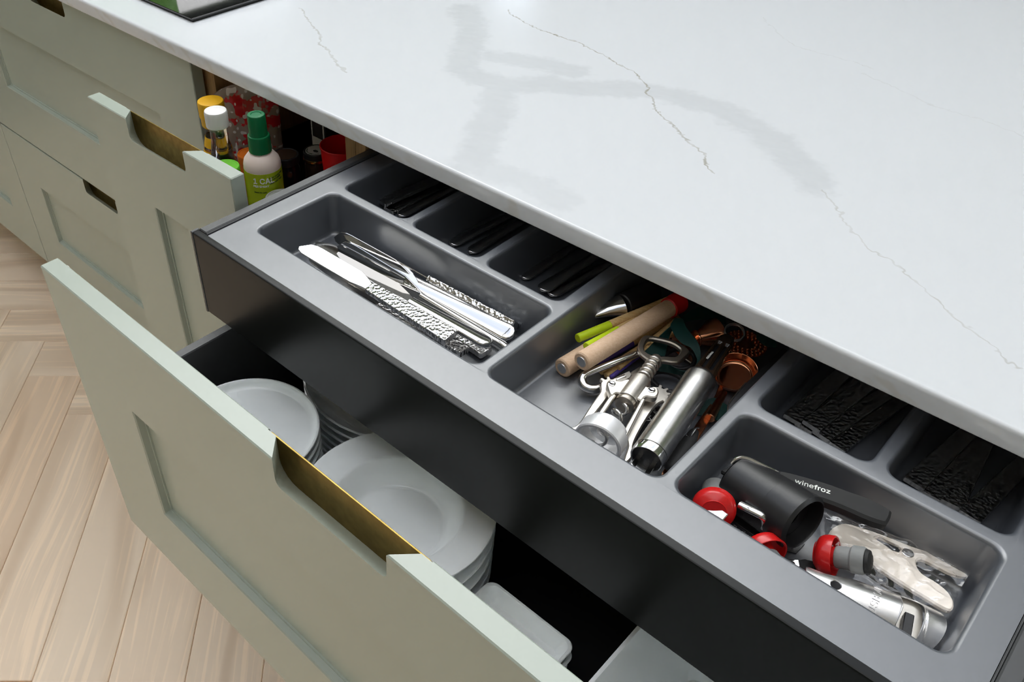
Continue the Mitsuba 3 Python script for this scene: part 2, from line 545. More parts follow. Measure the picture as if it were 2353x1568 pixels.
def wall_with_hole(axis, at_, a0, a1, holes):
    """Wall slab normal to an axis ('x' or 'y'), from a0 to a1 along the other, with rectangular openings (a, b, z0, z1)."""
    poly = sbox(a0, 0, a1, RZ)
    for h in holes:
        poly = poly.difference(sbox(h[0], h[2], h[1], h[3]))
    m = trimesh.creation.extrude_polygon(poly, WT, engine='earcut')
    t = np.eye(4)
    if axis == 'x':
        t[:3, 0], t[:3, 1], t[:3, 2], t[:3, 3] = (0, 1, 0), (0, 0, 1), (1, 0, 0), (at_, 0, 0)
    else:
        t[:3, 0], t[:3, 1], t[:3, 2], t[:3, 3] = (1, 0, 0), (0, 0, 1), (0, -1, 0), (0, at_ + WT, 0)
    return put(m, t)


LEFT = (0.5, 3.6, 0.04, 2.55)
struct('wall_left', wall_with_hole('x', RX0 - WT, RY0, RY1, [LEFT]), 'mat_wall')
struct('wall_right', wall_with_hole('x', RX1, RY0, RY1, [(0.4, 2.6, 0.9, 2.45)]), 'mat_wall')
struct('wall_far', wall_with_hole('y', RY1, RX0, RX1, [(-3.45, -2.95, 0.9, 2.56)]), 'mat_wall')
struct('wall_near', wall_with_hole('y', RY0 - WT, RX0, RX1, []), 'mat_wall')
ceil_poly = sbox(RX0 - WT, RY0 - WT, RX1 + WT, RY1 + WT).difference(sbox(-2.3, -1.5, 1.4, 1.9))
struct('ceiling', move(trimesh.creation.extrude_polygon(ceil_poly, 0.2, engine='earcut'), 0, 0, RZ), 'mat_wall')


def bars(name, boxes):
    struct(name, cat(*[cbox(*b, 0.004) for b in boxes]), 'mat_window_frame', 30)


fx = RX0 - 0.06
bars('window_1', [(fx, fx + 0.06, y - 0.03, y + 0.03, 0.04, 2.55) for y in (0.53, 1.75, 3.57)] + [(fx, fx + 0.06, 0.5, 3.6, z, z + 0.06) for z in (0.04, 2.49)])
bars('window_2', [(-2.3, 1.4, y - 0.02, y + 0.02, RZ + 0.10, RZ + 0.16) for y in (-1.48, 1.88)] + [(x - 0.02, x + 0.02, -1.5, 1.9, RZ + 0.10, RZ + 0.16) for x in (-2.28, -0.45, 1.38)])
bars('window_3', [(x - 0.02, x + 0.02, RY1 + 0.04, RY1 + 0.10, 0.9, 2.56) for x in (-3.43, -2.97)] + [(-3.45, -2.95, RY1 + 0.04, RY1 + 0.10, z, z + 0.04) for z in (0.9, 2.52)])

lawn = sheet([[(x, y, -0.45 + 0.05 * math.sin(x * 1.3) * math.cos(y)) for x in np.linspace(-24, 14, 24)] for y in np.linspace(-12, 22, 20)])
whole('lawn', 'green lawn beyond the glazed wall', 'lawn', lawn, 'mat_leaf', True)
labels['lawn']['kind'] = 'stuff'


def shrub(name, cx, cy, cz, r, seed, label, cat_):
    m = trimesh.creation.icosphere(4, 1.0)
    v = m.vertices
    d = 1 + 0.55 * (meshkit.fbm(v * 2.4 + seed, 4, seed) - 0.5)
    m.vertices = v * d[:, None] * np.array(r) + np.array([cx, cy, cz])
    whole(name, label, cat_, m, 'mat_leaf', True)


shrub('hedge', -8.6, 2.9, 3.3, (1.2, 1.9, 2.9), 3, 'tall green laurel hedge in the garden', 'hedge')
shrub('tree', -12.5, -1.0, 3.9, (2.2, 2.4, 3.4), 8, 'leafy green tree standing on the lawn', 'tree')
# ------------------------------------------------------------------ the worktop and the hob
WZ0, WZ1 = 0.880, 0.8996
wt_sec = [(0.0, WZ0 + 0.0015), (0.0004, WZ0 + 0.0004), (0.0015, WZ0), (1.05, WZ0), (1.05, WZ1), (0.0040, WZ1), (0.0022, WZ1 - 0.0006), (0.0008, WZ1 - 0.0019), (0.0, WZ1 - 0.0040)]
wt = loft([np.array([(x, y, z) for y, z in wt_sec]) for x in (-2.2, 1.7)])
whole('worktop', 'white quartz worktop with thin grey veins and an eased front edge', 'worktop', wt, 'mat_quartz', 32)

hob = thing('hob', 'black glass hob lying flush on the white worktop, mirroring the garden', 'hob')
HX1, HY0 = -0.3675, 0.0605
part(hob, 'glass_plate', cbox(HX1 - 0.78, HX1, HY0, HY0 + 0.52, WZ1 + 0.0035, WZ1 + 0.0062, 0.0006), 'mat_black_glass', 30)
part(hob, 'seal', cbox(HX1 - 0.778, HX1 - 0.002, HY0 + 0.002, HY0 + 0.518, WZ1, WZ1 + 0.0036, 0.0005), 'mat_anthracite', 30)

# ------------------------------------------------------------------ cabinet fronts
TH = 0.0185


def quad_prism(a, b):
    """Convex cutter: outline a (x, z) at depth da, outline b at depth db."""
    (pa, da), (pb, db) = a, b
    return hull([(x, da, z) for x, z in pa] + [(x, db, z) for x, z in pb])


def shaker(x0, x1, z0, z1, y, rail=0.114, notch=None, rail_bottom=None):
    """Shaker front; y is its front face. notch = (xa, xb): the finger pull cut in its top edge, flaring to the back."""
    m = cbox(x0, x1, y, y + TH, z0, z1, 0.0011)
    rb = rail_bottom or rail
    rx0, rx1, rz0, rz1 = x0 + rail, x1 - rail, z0 + rb, z1 - rail

    def rect(i):
        return [(rx0 + i, rz0 + i), (rx1 - i, rz0 + i), (rx1 - i, rz1 - i), (rx0 + i, rz1 - i)]
    cs = [quad_prism((rect(-0.0012), y - 0.001), (rect(0.0012), y + 0.0012)),
          quad_prism((rect(0.0012), y), (rect(0.0022), y + 0.0076)),
          quad_prism((rect(0.0042), y), (rect(0.0048), y + 0.0096))]
    if notch:
        a, b = notch
        zt = z1

        def outline(wd, dep, r):
            p = [(a - wd, zt + 0.004), (b + wd, zt + 0.004)]
            for cxx, s in ((b + wd - r, 1), (a - wd + r, -1)):
                ang = np.radians(np.linspace(0, 90, 6)) if s > 0 else np.radians(np.linspace(90, 0, 6))
                p += [(cxx + s * r * math.cos(t), zt - dep + r - r * math.sin(t)) for t in ang]
            return p
        cs.append(quad_prism((outline(-0.001, 0.0275, 0.006), y - 0.001), (outline(0.0185, 0.046, 0.022), y + TH + 0.001)))
        cs.append(cbox(a - 0.0255, b + 0.0255, y + TH - 0.0018, y + TH + 0.002, zt - 0.056, zt + 0.01, 0.0))
    return cut(m, *cs)


def brass_plate(a, b, zt, y):
    w, h = b - a + 0.050, 0.054
    pts = rrect(w, h, 0.003, 3, (a + b) / 2, zt - 0.0016 - h / 2)
    m = flat(pts, 0, 0.0016, 0.0003)
    v = m.vertices.copy()
    m.vertices = np.stack([v[:, 0], y + TH - 0.0002 - v[:, 2], v[:, 1]], 1)
    return m


def front(cab, drawer, x0, x1, z0, z1, y, notch=None, **kw):
    pre = cab + '__' + drawer
    part(pre, 'front', shaker(x0, x1, z0, z1, y, notch=notch, **kw), 'mat_sage', 30)
    if notch:
        part(pre, 'finger_pull', brass_plate(notch[0], notch[1], z1, y), 'mat_brass', 30, label='brass backing plate of the finger pull')


def carcass(cab, x0, x1, y0=0.0335, y1=0.58, z0=0.11, z1=0.8795, mid=None):
    t = 0.018
    part(cab, 'side_panel', cbox(x0, x0 + t, y0, y1, z0, z1, 0.0006), 'mat_oak_panel', 30)
    part(cab, 'side_panel', cbox(x1 - t, x1, y0, y1, z0, z1, 0.0006), 'mat_oak_panel', 30)
    part(cab, 'back_panel', cbox(x0 + t + 0.0003, x1 - t - 0.0003, y1 - 0.012, y1, z0, z1 - 0.001, 0.0006), 'mat_oak_panel', 30)
    part(cab, 'bottom_panel', cbox(x0 + t + 0.0003, x1 - t - 0.0003, y0, y1 - 0.0125, z0, z0 + t, 0.0006), 'mat_oak_panel', 30)
    part(cab, 'plinth', cbox(x0 + 0.001, x1 - 0.001, y0 + 0.05, y0 + 0.068, 0.0008, z0 - 0.0003, 0.0006), 'mat_sage', 30)


FZ = 0.876
XA0, XA1 = 0.0, 0.811                     # wide drawer cabinet
XB0, XB1 = -0.3077, -0.003                # narrow pull-out
XC0, XC1 = -1.146, -0.3105                # closed drawers
YC = 0.0105

cabC = thing('drawer_cabinet', 'sage green cabinet with closed shaker drawers, below the hob', 'cabinet')
carcass(cabC, XC0 + 0.0015, XC1 + 0.0004)
mid = (XC0 + XC1) / 2
front(cabC, 'drawer', XC0, XC1, 0.5105, FZ, YC, (mid - 0.0605, mid + 0.0605))
front(cabC, 'drawer_001', XC0, XC1, 0.136, 0.5075, YC, (mid - 0.0605, mid + 0.0605))
front('drawer_cabinet', 'drawer_000', 0, 0.1, 0, 0.1, 0) if False else None

cabD = thing('door_cabinet', 'sage green cabinet with a tall closed shaker door, farthest along the run', 'cabinet')
carcass(cabD, XC0 - 0.602, XC0 - 0.001)
front(cabD, 'door', XC0 - 0.603, XC0 - 0.003, 0.136, FZ, YC)

YB = -0.1476
cabB = thing('pull_out_cabinet', 'narrow sage green cabinet pulled out to show bottles and jars', 'cabinet')
carcass(cabB, XB0 - 0.0012 - 0.0005, XB1 + 0.0012)
nB = (-0.2156, -0.0948)
front(cabB, 'pull_out', XB0, XB1, 0.136, FZ, YB, nB)
BZ = 0.690                                # the pull-out's base
po = cabB + '__pull_out'
part(po, 'base', cbox(-0.286, -0.024, YB + TH + 0.001, 0.44, BZ - 0.012, BZ, 0.0008), 'mat_anthracite', 30)
for xa in (-0.287, -0.0245):
    part(po, 'side_rail', cbox(xa - 0.0005, xa + 0.0005 if False else xa + 0.0010, YB + TH + 0.001, 0.44, BZ - 0.012, BZ + 0.045, 0.0003), 'mat_anthracite', 30)

YA = -0.3712
cabA = thing('wide_drawer_cabinet', 'wide sage green cabinet with its pan drawer and black cutlery drawer both pulled out', 'cabinet')
carcass(cabA, XA0 - 0.0012, XA1 + 0.0012)
nA = (0.3475, 0.4650)
front(cabA, 'pan_drawer', XA0, XA1, 0.4906, FZ, YA, nA)
pd = cabA + '__pan_drawer'
PZ = 0.560                                # top of the pan drawer's base
yb = YA + TH + 0.0006
for xa in (0.0175, 0.7805):
    part(pd, 'side_rail', cbox(xa, xa + 0.0130, yb, 0.14, PZ - 0.02, 0.7155, 0.0012), 'mat_rail', 30)
part(pd, 'base', cbox(0.0308, 0.7802, yb, 0.14, PZ - 0.016, PZ, 0.0008), 'mat_black', 30)
part(pd, 'back_panel', cbox(0.0308, 0.7802, 0.128, 0.14, PZ + 0.0002, 0.7155, 0.0008), 'mat_black', 30)
part(pd, 'bumper', put(lathe([(0, 0), (0.0050, 0), (0.0050, 0.0018), (0.0042, 0.0026), (0, 0.0026)], 24), np.array([[1, 0, 0, 0.0125], [0, 0, 1, YA + TH + 0.0001], [0, -1, 0, 0.8665], [0, 0, 0, 1.0]])), 'mat_print_white', 40, label='small pale door bumper')
front(cabA, 'lower_drawer', XA0, XA1, 0.136, 0.4876, YC)

# cutlery drawer
cd = cabA + '__cutlery_drawer'
YD, DZ0, DZ1 = -0.2181, 0.7464, 0.8507
sec = [(YD, DZ0 + 0.0008), (YD + 0.0008, DZ0), (YD + 0.0082, DZ0), (YD + 0.0082, DZ1 - 0.0006), (YD + 0.0076, DZ1), (YD + 0.0016, DZ1), (YD + 0.0005, DZ1 - 0.0006), (YD, DZ1 - 0.0019)]
part(cd, 'front_panel', loft([np.array([(x, y, z) for y, z in sec]) for x in (0.0207, 0.7862)]), 'mat_anthracite', 30)
for xa in (0.0167, 0.7866):
    part(cd, 'end_cap', cbox(xa, xa + 0.0036, YD - 0.0008, YD + 0.0092, DZ0 - 0.0004, DZ1 + 0.0008, 0.0006), 'mat_rail', 30)
for s in (0, 1):
    xa = 0.0178 if s == 0 else 0.7752
    ys = (YD + 0.0095, 0.27)
    part(cd, 'side_rail', cbox(xa, xa + 0.0122, *ys, DZ0 + 0.004, DZ1, 0.0012), 'mat_rail', 30)
    xg = 0.0302 if s == 0 else 0.7736
    part(cd, 'rail_groove', cbox(xg, xg + 0.0014, *ys, DZ0 + 0.004, DZ1 - 0.0012, 0.0005), 'mat_rail', 30)
part(cd, 'base', cbox(0.0320, 0.7734, YD + 0.0095, 0.27, DZ0 + 0.002, DZ0 + 0.012, 0.0006), 'mat_anthracite', 30)

# ------------------------------------------------------------------ the cutlery tray
TZ, TF = 0.8478, 0.7972
TX0, TX1, TY0, TY1 = 0.0323, 0.7732, -0.2088, 0.262
pockets = [(0.0585, 0.3665, -0.1662, -0.0565), (0.0600, 0.1570, -0.0422, 0.235), (0.1685, 0.2600, -0.0440, 0.235), (0.2715, 0.3625, -0.0450, 0.235),
           (0.3775, 0.5465, -0.1680, 0.235), (0.5575, 0.7500, -0.1672, -0.0568), (0.5595, 0.6515, -0.0430, 0.235), (0.6625, 0.7490, -0.0430, 0.235)]


def pocket_rings(x0, x1, y0, y1):
    prof = [(0.0, 0.0), (0.0012, 0.00025), (0.0023, 0.0010), (0.0031, 0.0022), (0.0035, 0.0042)]
    dep = TZ - TF
    prof += [(0.0056, dep - 0.0052), (0.0064, dep - 0.0026), (0.0080, dep - 0.0008), (0.0104, dep)]
    out = []
    for off, d in prof:
        e = 0.0028 - off
        r = max(0.0125 - off * 0.55, 0.004)
        p = rrect(x1 - x0 + 2 * e, y1 - y0 + 2 * e, r, 6, (x0 + x1) / 2, (y0 + y1) / 2)
        out.append(np.c_[p, np.full(len(p), TZ - d)])
    return out


tv, tf_ = [], []
outer = rrect(TX1 - TX0, TY1 - TY0, 0.002, 3, (TX0 + TX1) / 2, (TY0 + TY1) / 2)
ring_sets = [pocket_rings(*p) for p in pockets]
pv, pf = trimesh.creation.triangulate_polygon(Polygon(outer, [r[0][::-1, :2] for r in ring_sets]), engine='earcut')
top = trimesh.Trimesh(np.c_[pv, np.full(len(pv), TZ)], pf, process=False)
if top.face_normals[:, 2].mean() < 0:
    top.invert()
pieces = [top]
for rs in ring_sets:
    n = len(rs[0])
    v = np.vstack(rs)
    f = []
    for k in range(len(rs) - 1):
        for i in range(n):
            a, b = k * n + i, k * n + (i + 1) % n
            f += [(a, a + n, b), (b, a + n, b + n)]
    k = (len(rs) - 1) * n
    v = np.vstack([v, rs[-1].mean(0)])
    f += [(k + i, len(v) - 1, k + (i + 1) % n) for i in range(n)]
    m = trimesh.Trimesh(v, f, process=False)
    if m.face_normals[-1][2] < 0:
        m.invert()
    pieces.append(m)
o3 = np.c_[outer, np.full(len(outer), TZ)]
skirt = loft([o3 - [0, 0, 0.085], o3], True, False)
tray = cat(*pieces, skirt)
tray.merge_vertices()
whole('cutlery_tray', 'dark grey moulded plastic cutlery tray with eight compartments in the pulled out drawer', 'cutlery tray', tray, 'mat_tray', 40)

# ------------------------------------------------------------------ pull-out contents
def stand(x, y, z0, prof, n=48):
    return move(lathe(prof, n), x, y, z0)


def wrap_text(text, height, cx, cy, r, ang0, z, bold=False, rise=0.0):
    """Lettering wrapped round an upright cylinder, starting at angle ang0 (degrees, counter-clockwise seen from above)."""
    m = meshkit.text_mesh(text, height, 0.0003, bold)
    v = m.vertices.copy()
    a = math.radians(ang0) + v[:, 0] / r
    rr = r + 0.00005 + v[:, 2]
    m.vertices = np.stack([cx + rr * np.cos(a), cy + rr * np.sin(a), z + v[:, 1] + rise * v[:, 0]], 1)
    return m


def lid_text(text, height, cx, cy, r, mid_deg, z, bold=True):
    """Lettering along a circle on a lid, tops outwards."""
    m = meshkit.text_mesh(text, height, 0.0002, bold)
    v = m.vertices.copy()
    w = v[:, 0].max()
    a = math.radians(mid_deg) - (v[:, 0] - w / 2) / r
    rr = r + v[:, 1]
    m.vertices = np.stack([cx + rr * np.cos(a), cy + rr * np.sin(a), z + v[:, 2]], 1)
    return m


# oil spray bottle
SX, SY = -0.1169, -0.0251
sp = thing('spray_bottle', 'oil spray bottle with a dark green cap and a lime green label', 'bottle')
part(sp, 'bottle', stand(SX, SY, BZ + 0.0004, [(0, 0), (0.0225, 0), (0.0240, 0.003), (0.0243, 0.1135), (0.0240, 0.1180), (0.0225, 0.1235), (0.0175, 0.1295), (0.0135, 0.1315), (0.0125, 0.140), (0, 0.140)]), 'mat_pink', 40)
lab = lathe([(0.0243, 0.004), (0.0246, 0.0045), (0.0246, 0.1118), (0.0243, 0.1123)], 64)
part(sp, 'label', move(lab, SX, SY, BZ), 'mat_label_lime', 40, label='lime green printed label')
cz = BZ + 0.1335
part(sp, 'cap', stand(SX, SY, cz, [(0, 0), (0.0140, 0), (0.0146, 0.0008), (0.0143, 0.0205), (0.0136, 0.0220), (0.0118, 0.0224), (0.0115, 0.0320), (0.0118, 0.0326), (0.0114, 0.0478), (0.0105, 0.0490), (0.0068, 0.0492), (0.0062, 0.0484), (0, 0.0484)]), 'mat_green', 40, label='dark green screw cap and nozzle')
RL = 0.0247
tx = [wrap_text('1 CAL', 0.0072, SX, SY, RL, -71, BZ + 0.0995, True), wrap_text('PER SPRAY', 0.0028, SX, SY, RL, -71, BZ + 0.0943, True)]
part(sp, 'print', cat(*tx), 'mat_print_white', False)
tz = [wrap_text('Spray evenly onto', 0.0019, SX, SY, RL, -20, BZ + 0.1050, rise=0.12), wrap_text('pan and salads', 0.0019, SX, SY, RL, -20, BZ + 0.1018, rise=0.12), wrap_text('cakes and roasts', 0.0019, SX, SY, RL, -20, BZ + 0.0975, rise=0.12),
      wrap_text('How to use:', 0.0022, SX, SY, RL, -70, BZ + 0.0862), wrap_text('Shake well before use', 0.0019, SX, SY, RL, -48, BZ + 0.0770), wrap_text('Hold upright to spray', 0.0019, SX, SY, RL, -48, BZ + 0.0738),
      wrap_text('Use enough sprays to coat the pan', 0.0019, SX, SY, RL, -68, BZ + 0.0640), wrap_text('cooking surface well', 0.0019, SX, SY, RL, -68, BZ + 0.0608), wrap_text('Wipe nozzle clean', 0.0019, SX, SY, RL, -68, BZ + 0.0555)]
part(sp, 'small_print', cat(*tz), 'mat_print_dark', False)
a = np.radians(np.linspace(-72, -20, 14))
part(sp, 'nutrition_bar', sheet([[(SX + (RL + 0.0002) * math.cos(t), SY + (RL + 0.0002) * math.sin(t), BZ + z) for z in (0.040, 0.050)] for t in a]), 'mat_print_dark', True)

wb = thing('oil_bottle', 'clear glass bottle with a white screw cap, in front of the yellow capped bottle', 'bottle')
WX, WY = -0.1900, -0.0362
part(wb, 'glass', stand(WX, WY, BZ + 0.0004, [(0, 0), (0.0180, 0), (0.0193, 0.002), (0.0193, 0.078), (0.0180, 0.092), (0.0138, 0.112), (0.0116, 0.128), (0.0112, 0.146), (0, 0.146)]), 'mat_glass', 40)
part(wb, 'oil', stand(WX, WY, BZ + 0.003, [(0, 0), (0.0165, 0), (0.0170, 0.001), (0.0170, 0.060), (0, 0.060)]), 'mat_dark_food', 40, label='dark sauce left inside')
part(wb, 'cap', stand(WX, WY, BZ + 0.1466, [(0, 0), (0.0146, 0), (0.0150, 0.001), (0.0150, 0.0190), (0.0142, 0.0212), (0.012, 0.0220), (0, 0.0222)]), 'mat_white_plastic', 40, label='white screw cap')
yb_ = thing('seasoning_bottle', 'bottle with a wide mustard yellow cap, behind the white capped bottle', 'bottle')
YX, YY = -0.2330, -0.0146
part(yb_, 'bottle', stand(YX, YY, BZ + 0.0004, [(0, 0), (0.0200, 0), (0.0215, 0.002), (0.0215, 0.070), (0.0190, 0.095), (0.0135, 0.113), (0.0125, 0.125), (0, 0.125)]), 'mat_glass', 40)
part(yb_, 'label', stand(YX, YY, BZ + 0.090, [(0.0198, 0.0), (0.0200, 0.0004), (0.0148, 0.022), (0.0146, 0.022)]), 'mat_yellow', 40)
rid = [(0, 0), (0.0150, 0), (0.0165, 0.002), (0.0165, 0.0115), (0.0172, 0.013), (0.0178, 0.0145), (0.0178, 0.0330), (0.0170, 0.0350), (0.0155, 0.0356), (0, 0.0356)]
part(yb_, 'cap', stand(YX, YY, BZ + 0.1255, rid), 'mat_yellow', 40, label='mustard yellow cap')


def jar(name, label, x, y, top, r, lid_mat, body_mat='mat_black_gloss', lid_h=0.012, group=None, disc=None, rim=None):
    t = thing(name, label, 'jar', group)
    h = top - BZ - lid_h
    part(t, 'body', stand(x, y, BZ + 0.0004, [(0, 0), (r * 0.86, 0), (r * 0.95, 0.003), (r * 0.95, h - 0.008), (r * 0.84, h - 0.002), (r * 0.84, h), (0, h)]), body_mat, 40)
    part(t, 'lid', stand(x, y, BZ + h + 0.0006, [(0, 0), (r * 0.98, 0), (r, 0.0008), (r, lid_h - 0.0022), (r * 0.95, lid_h - 0.0008), (r * 0.86, lid_h - 0.0008), (r * 0.84, lid_h - 0.0014), (0, lid_h - 0.0014)]), lid_mat, 40)
    zt = BZ + h + lid_h - 0.0006
    if disc:
        part(t, 'lid_label', stand(x, y, zt - 0.0001, [(0, 0), (r * 0.80, 0), (r * 0.80, 0.0003), (0, 0.0003)]), disc, 40, label='round paper label on the lid')
    if rim:
        part(t, 'lid_rim', stand(x, y, BZ + h - 0.0006, [(r * 0.90, 0), (r * 1.02, 0.0004), (r * 1.04, 0.0022), (r * 1.02, 0.004), (r * 0.90, 0.0044)]), rim, 40)
    return t, zt


jl, zt = jar('lime_lid_jar', 'jar with a bright lime green lid, against the pull-out front', -0.1555, -0.0560, 0.800, 0.0185, 'mat_lime_lid', 'mat_dark_food')
jo, zt = jar('orange_lid_jar', 'jar with an orange lid, half hidden behind the spray bottle', -0.1850, 0.0045, 0.785, 0.0180, 'mat_orange', 'mat_orange')
jd, zt = jar('spice_jar', 'black glass jar with a black lid and a brown label, right behind the spray bottle', -0.1400, 0.0300, 0.790, 0.0190, 'mat_black', 'mat_black_gloss', disc='mat_dark_food')
jg, zt = jar('preserve_jar', 'jar with a gold rimmed lid and a pale round label, left of the red cup', -0.1190, 0.0660, 0.790, 0.0175, 'mat_black', 'mat_dark_food', disc='mat_paper_grey', rim='mat_gold')
part(jg, 'lid_emblem', flat(ring_pts(-0.1165, 0.0640, 0.0045, 0.0028, 9), zt + 0.0003, zt + 0.0006, 0.0001), 'mat_black', False)
part(jg, 'lid_print', lid_text('STRAWBERRY CONSERVE', 0.0016, -0.1190, 0.0660, 0.0112, -90, zt + 0.0003), 'mat_print_dark', False)
js, zt = jar('silver_lid_jar', 'jar with a dull silver lid lettered round its edge, beside the black drawer rail', -0.0700, -0.0345, 0.780, 0.0215, 'mat_lid_silver', 'mat_dark_food')
part(js, 'lid_print', cat(lid_text('FLAVOUR AND SPICE', 0.0026, -0.0700, -0.0345, 0.0150, 120, zt - 0.0006), lid_text('SHAKE', 0.0032, -0.0700, -0.0345, 0.004, 120, zt - 0.0006)), 'mat_print_white', False)
j2, zt = jar('sauce_jar', 'jar with a charcoal lid and white lettering, below the red cup', -0.0540, 0.0185, 0.785, 0.0200, 'mat_black', 'mat_dark_food', disc='mat_rail')
part(j2, 'lid_print', cat(lid_text('GRILL RUB', 0.0026, -0.0540, 0.0185, 0.0110, 200, zt + 0.0003), lid_text('HOT', 0.003, -0.0540, 0.0185, 0.004, 130, zt + 0.0003)), 'mat_print_white', False)
j3, zt = jar('rub_jar', 'jar with an orange and white patterned black lid, second from the drawer rail', -0.0980, 0.0140, 0.758, 0.0172, 'mat_black', 'mat_dark_food', disc='mat_orange')
part(j3, 'lid_stripe', flat([(-0.0980, 0.0140), (-0.0850, 0.0168), (-0.0900, 0.0245), (-0.0965, 0.0265)], zt + 0.0003, zt + 0.0005, 0.0001), 'mat_print_white', False)

RCX, RCY = -0.0650, 0.0665
cup = [(0, 0), (0.0195, 0), (0.0205, 0.001), (0.0278, 0.122), (0.0290, 0.1245), (0.0290, 0.1262), (0.0280, 0.1270), (0.0270, 0.1262), (0.0200, 0.004), (0.0195, 0.0032), (0, 0.003)]
whole('plastic_cup', 'red plastic cup standing at the back of the pull-out', 'cup', stand(RCX, RCY, BZ + 0.0004, cup), 'mat_red_cup', 40)

ct = thing('spice_carton', 'narrow black carton with a white panel, at the far back of the pull-out', 'carton')
part(ct, 'carton', cbox(-0.176, -0.142, 0.105, 0.140, BZ + 0.0004, 0.830, 0.0012), 'mat_black', 30)
part(ct, 'panel', cbox(-0.1725, -0.1455, 0.1043, 0.1052, 0.725, 0.822, 0.0001), 'mat_print_white', 30, label='white printed panel')
part(ct, 'panel_print', cbox(-0.170, -0.148, 0.1039, 0.1044, 0.780, 0.806, 0.0001), 'mat_black', 30)

rows = []
for i in range(25):
    s = i / 24
    row = []
    for j in range(25):
        t = j / 24
        bulge = 0.012 * (math.sin(math.pi * s) * math.sin(math.pi * t)) ** 0.5
        q = np.array([-0.2800 + 0.068 * s, 0.0200 + 0.060 * s, BZ + 0.0006 + 0.158 * t * (1 - 0.10 * abs(2 * s - 1) ** 2)])
        k = 0.006 * (meshkit.fbm(np.array([[s * 5, t * 6, 2.0]]), 3, 4)[0] - 0.5)
        row.append(q + np.array([0.62, -0.75, 0]) * (bulge + k))
    rows.append(row)
pk = sheet(rows)
back = pk.copy()
back.vertices = back.vertices - np.array([0.62, -0.75, 0]) * 0.004
back.invert()
whole('food_packet', 'crumpled red and clear plastic food packet behind the bottles', 'packet', cat(pk, back), 'mat_packet', True)

# ------------------------------------------------------------------ crockery in the pan drawer
def bowl_prof(r, h, foot, well, deep, t=0.0042):
    """Coupe bowl: foot radius, flat well radius."""
    out = [(0, 0.0015), (foot - 0.003, 0.0015), (foot - 0.002, 0), (foot, 0), (foot + 0.001, 0.0024)]
    k = np.linspace(0, 1, 9)
    out += [(foot + 0.001 + (r - foot - 0.001) * x, 0.0024 + (h - 0.0034) * x ** 4) for x in k[1:]]
    out += [(r - 0.0006, h - 0.0002), (r - 0.0022, h), (r - t + 0.0004, h - 0.0012)]
    out += [(well + (r - t - well) * (1 - (1 - x) ** 1.6), h - deep + (deep - 0.0016) * x ** 1.5) for x in k[::-1][1:]]
    out += [(well * 0.6, h - deep - 0.0005), (0, h - deep - 0.0006)]
    return out


def stack(n, cx, cy, z0, pitch, prof, name, labs, cat_, grp):
    d = None
    for k in range(n):
        key = thing(name, labs(k), cat_, grp)
        d = d or mikit.ply(lathe(prof, 72), 'mat_porcelain', 40)
        scene[key] = {**d, 'to_world': T4().translate([cx, cy, z0 + k * pitch])}


ORD = ('lowest', 'second', 'third', 'fourth', 'fifth', 'sixth', 'seventh', 'eighth', 'ninth')


def lab_of(n, what, where):
    def lab(k):
        if k in (0, n - 1):
            return f"{'lowest' if k == 0 else 'topmost'} {what} of the stack {where}"
        return f"{what}, {ORD[k]} from below in the stack {where}"
    return lab


stack(10, 0.1470, -0.2702, PZ + 0.0004, 0.0127, bowl_prof(0.0772, 0.0152, 0.050, 0.0665, 0.0086), 'side_plate', lab_of(10, 'pale grey side plate', 'left of the finger pull'), 'plate', 'side plates in the left stack')
rim_prof = [(0, 0.0015), (0.040, 0.0015), (0.041, 0), (0.044, 0), (0.045, 0.003), (0.053, 0.0065), (0.061, 0.022), (0.068, 0.030), (0.095, 0.0385), (0.0974, 0.0398), (0.0970, 0.0408), (0.0950, 0.0412), (0.0680, 0.0345), (0.0640, 0.0325), (0.0575, 0.0225), (0.0510, 0.0105), (0.0440, 0.0068), (0, 0.0060)]
stack(5, 0.3320, -0.2310, PZ + 0.0004, 0.0222, rim_prof, 'pasta_bowl', lab_of(5, 'wide rimmed white pasta bowl', 'behind the finger pull'), 'bowl', 'pasta bowls in the right stack')
stack(7, 0.1730, -0.0630, PZ + 0.0004, 0.0128, bowl_prof(0.1190, 0.0205, 0.072, 0.098, 0.0138), 'dinner_plate', lab_of(7, 'large white plate', 'at the back left'), 'plate', 'dinner plates in the back stack')


def tray_dish(x0, x1, y0, y1, h, r, wall, t=0.004, lip=0.003):
    """Rectangular porcelain dish with rounded corners and sloping sides."""
    cx, cy, w, d = (x0 + x1) / 2, (y0 + y1) / 2, x1 - x0, y1 - y0

    def ring(ins, z):
        p = rrect(w - 2 * ins, d - 2 * ins, max(r - ins * 0.5, 0.003), 7, cx, cy)
        return np.c_[p, np.full(len(p), z)]
    return loft([ring(wall + 0.004, 0), ring(wall, 0.002), ring(wall * 0.35, h * 0.55), ring(0.0008, h - 0.002), ring(0, h - 0.0008), ring(0.0006, h - 0.0001), ring(0.0022, h), ring(0.0034, h - 0.0006),
                 ring(wall * 0.35 + t, h * 0.55 + 0.001), ring(wall + t, 0.0058), ring(wall + t + 0.006, 0.0048)])


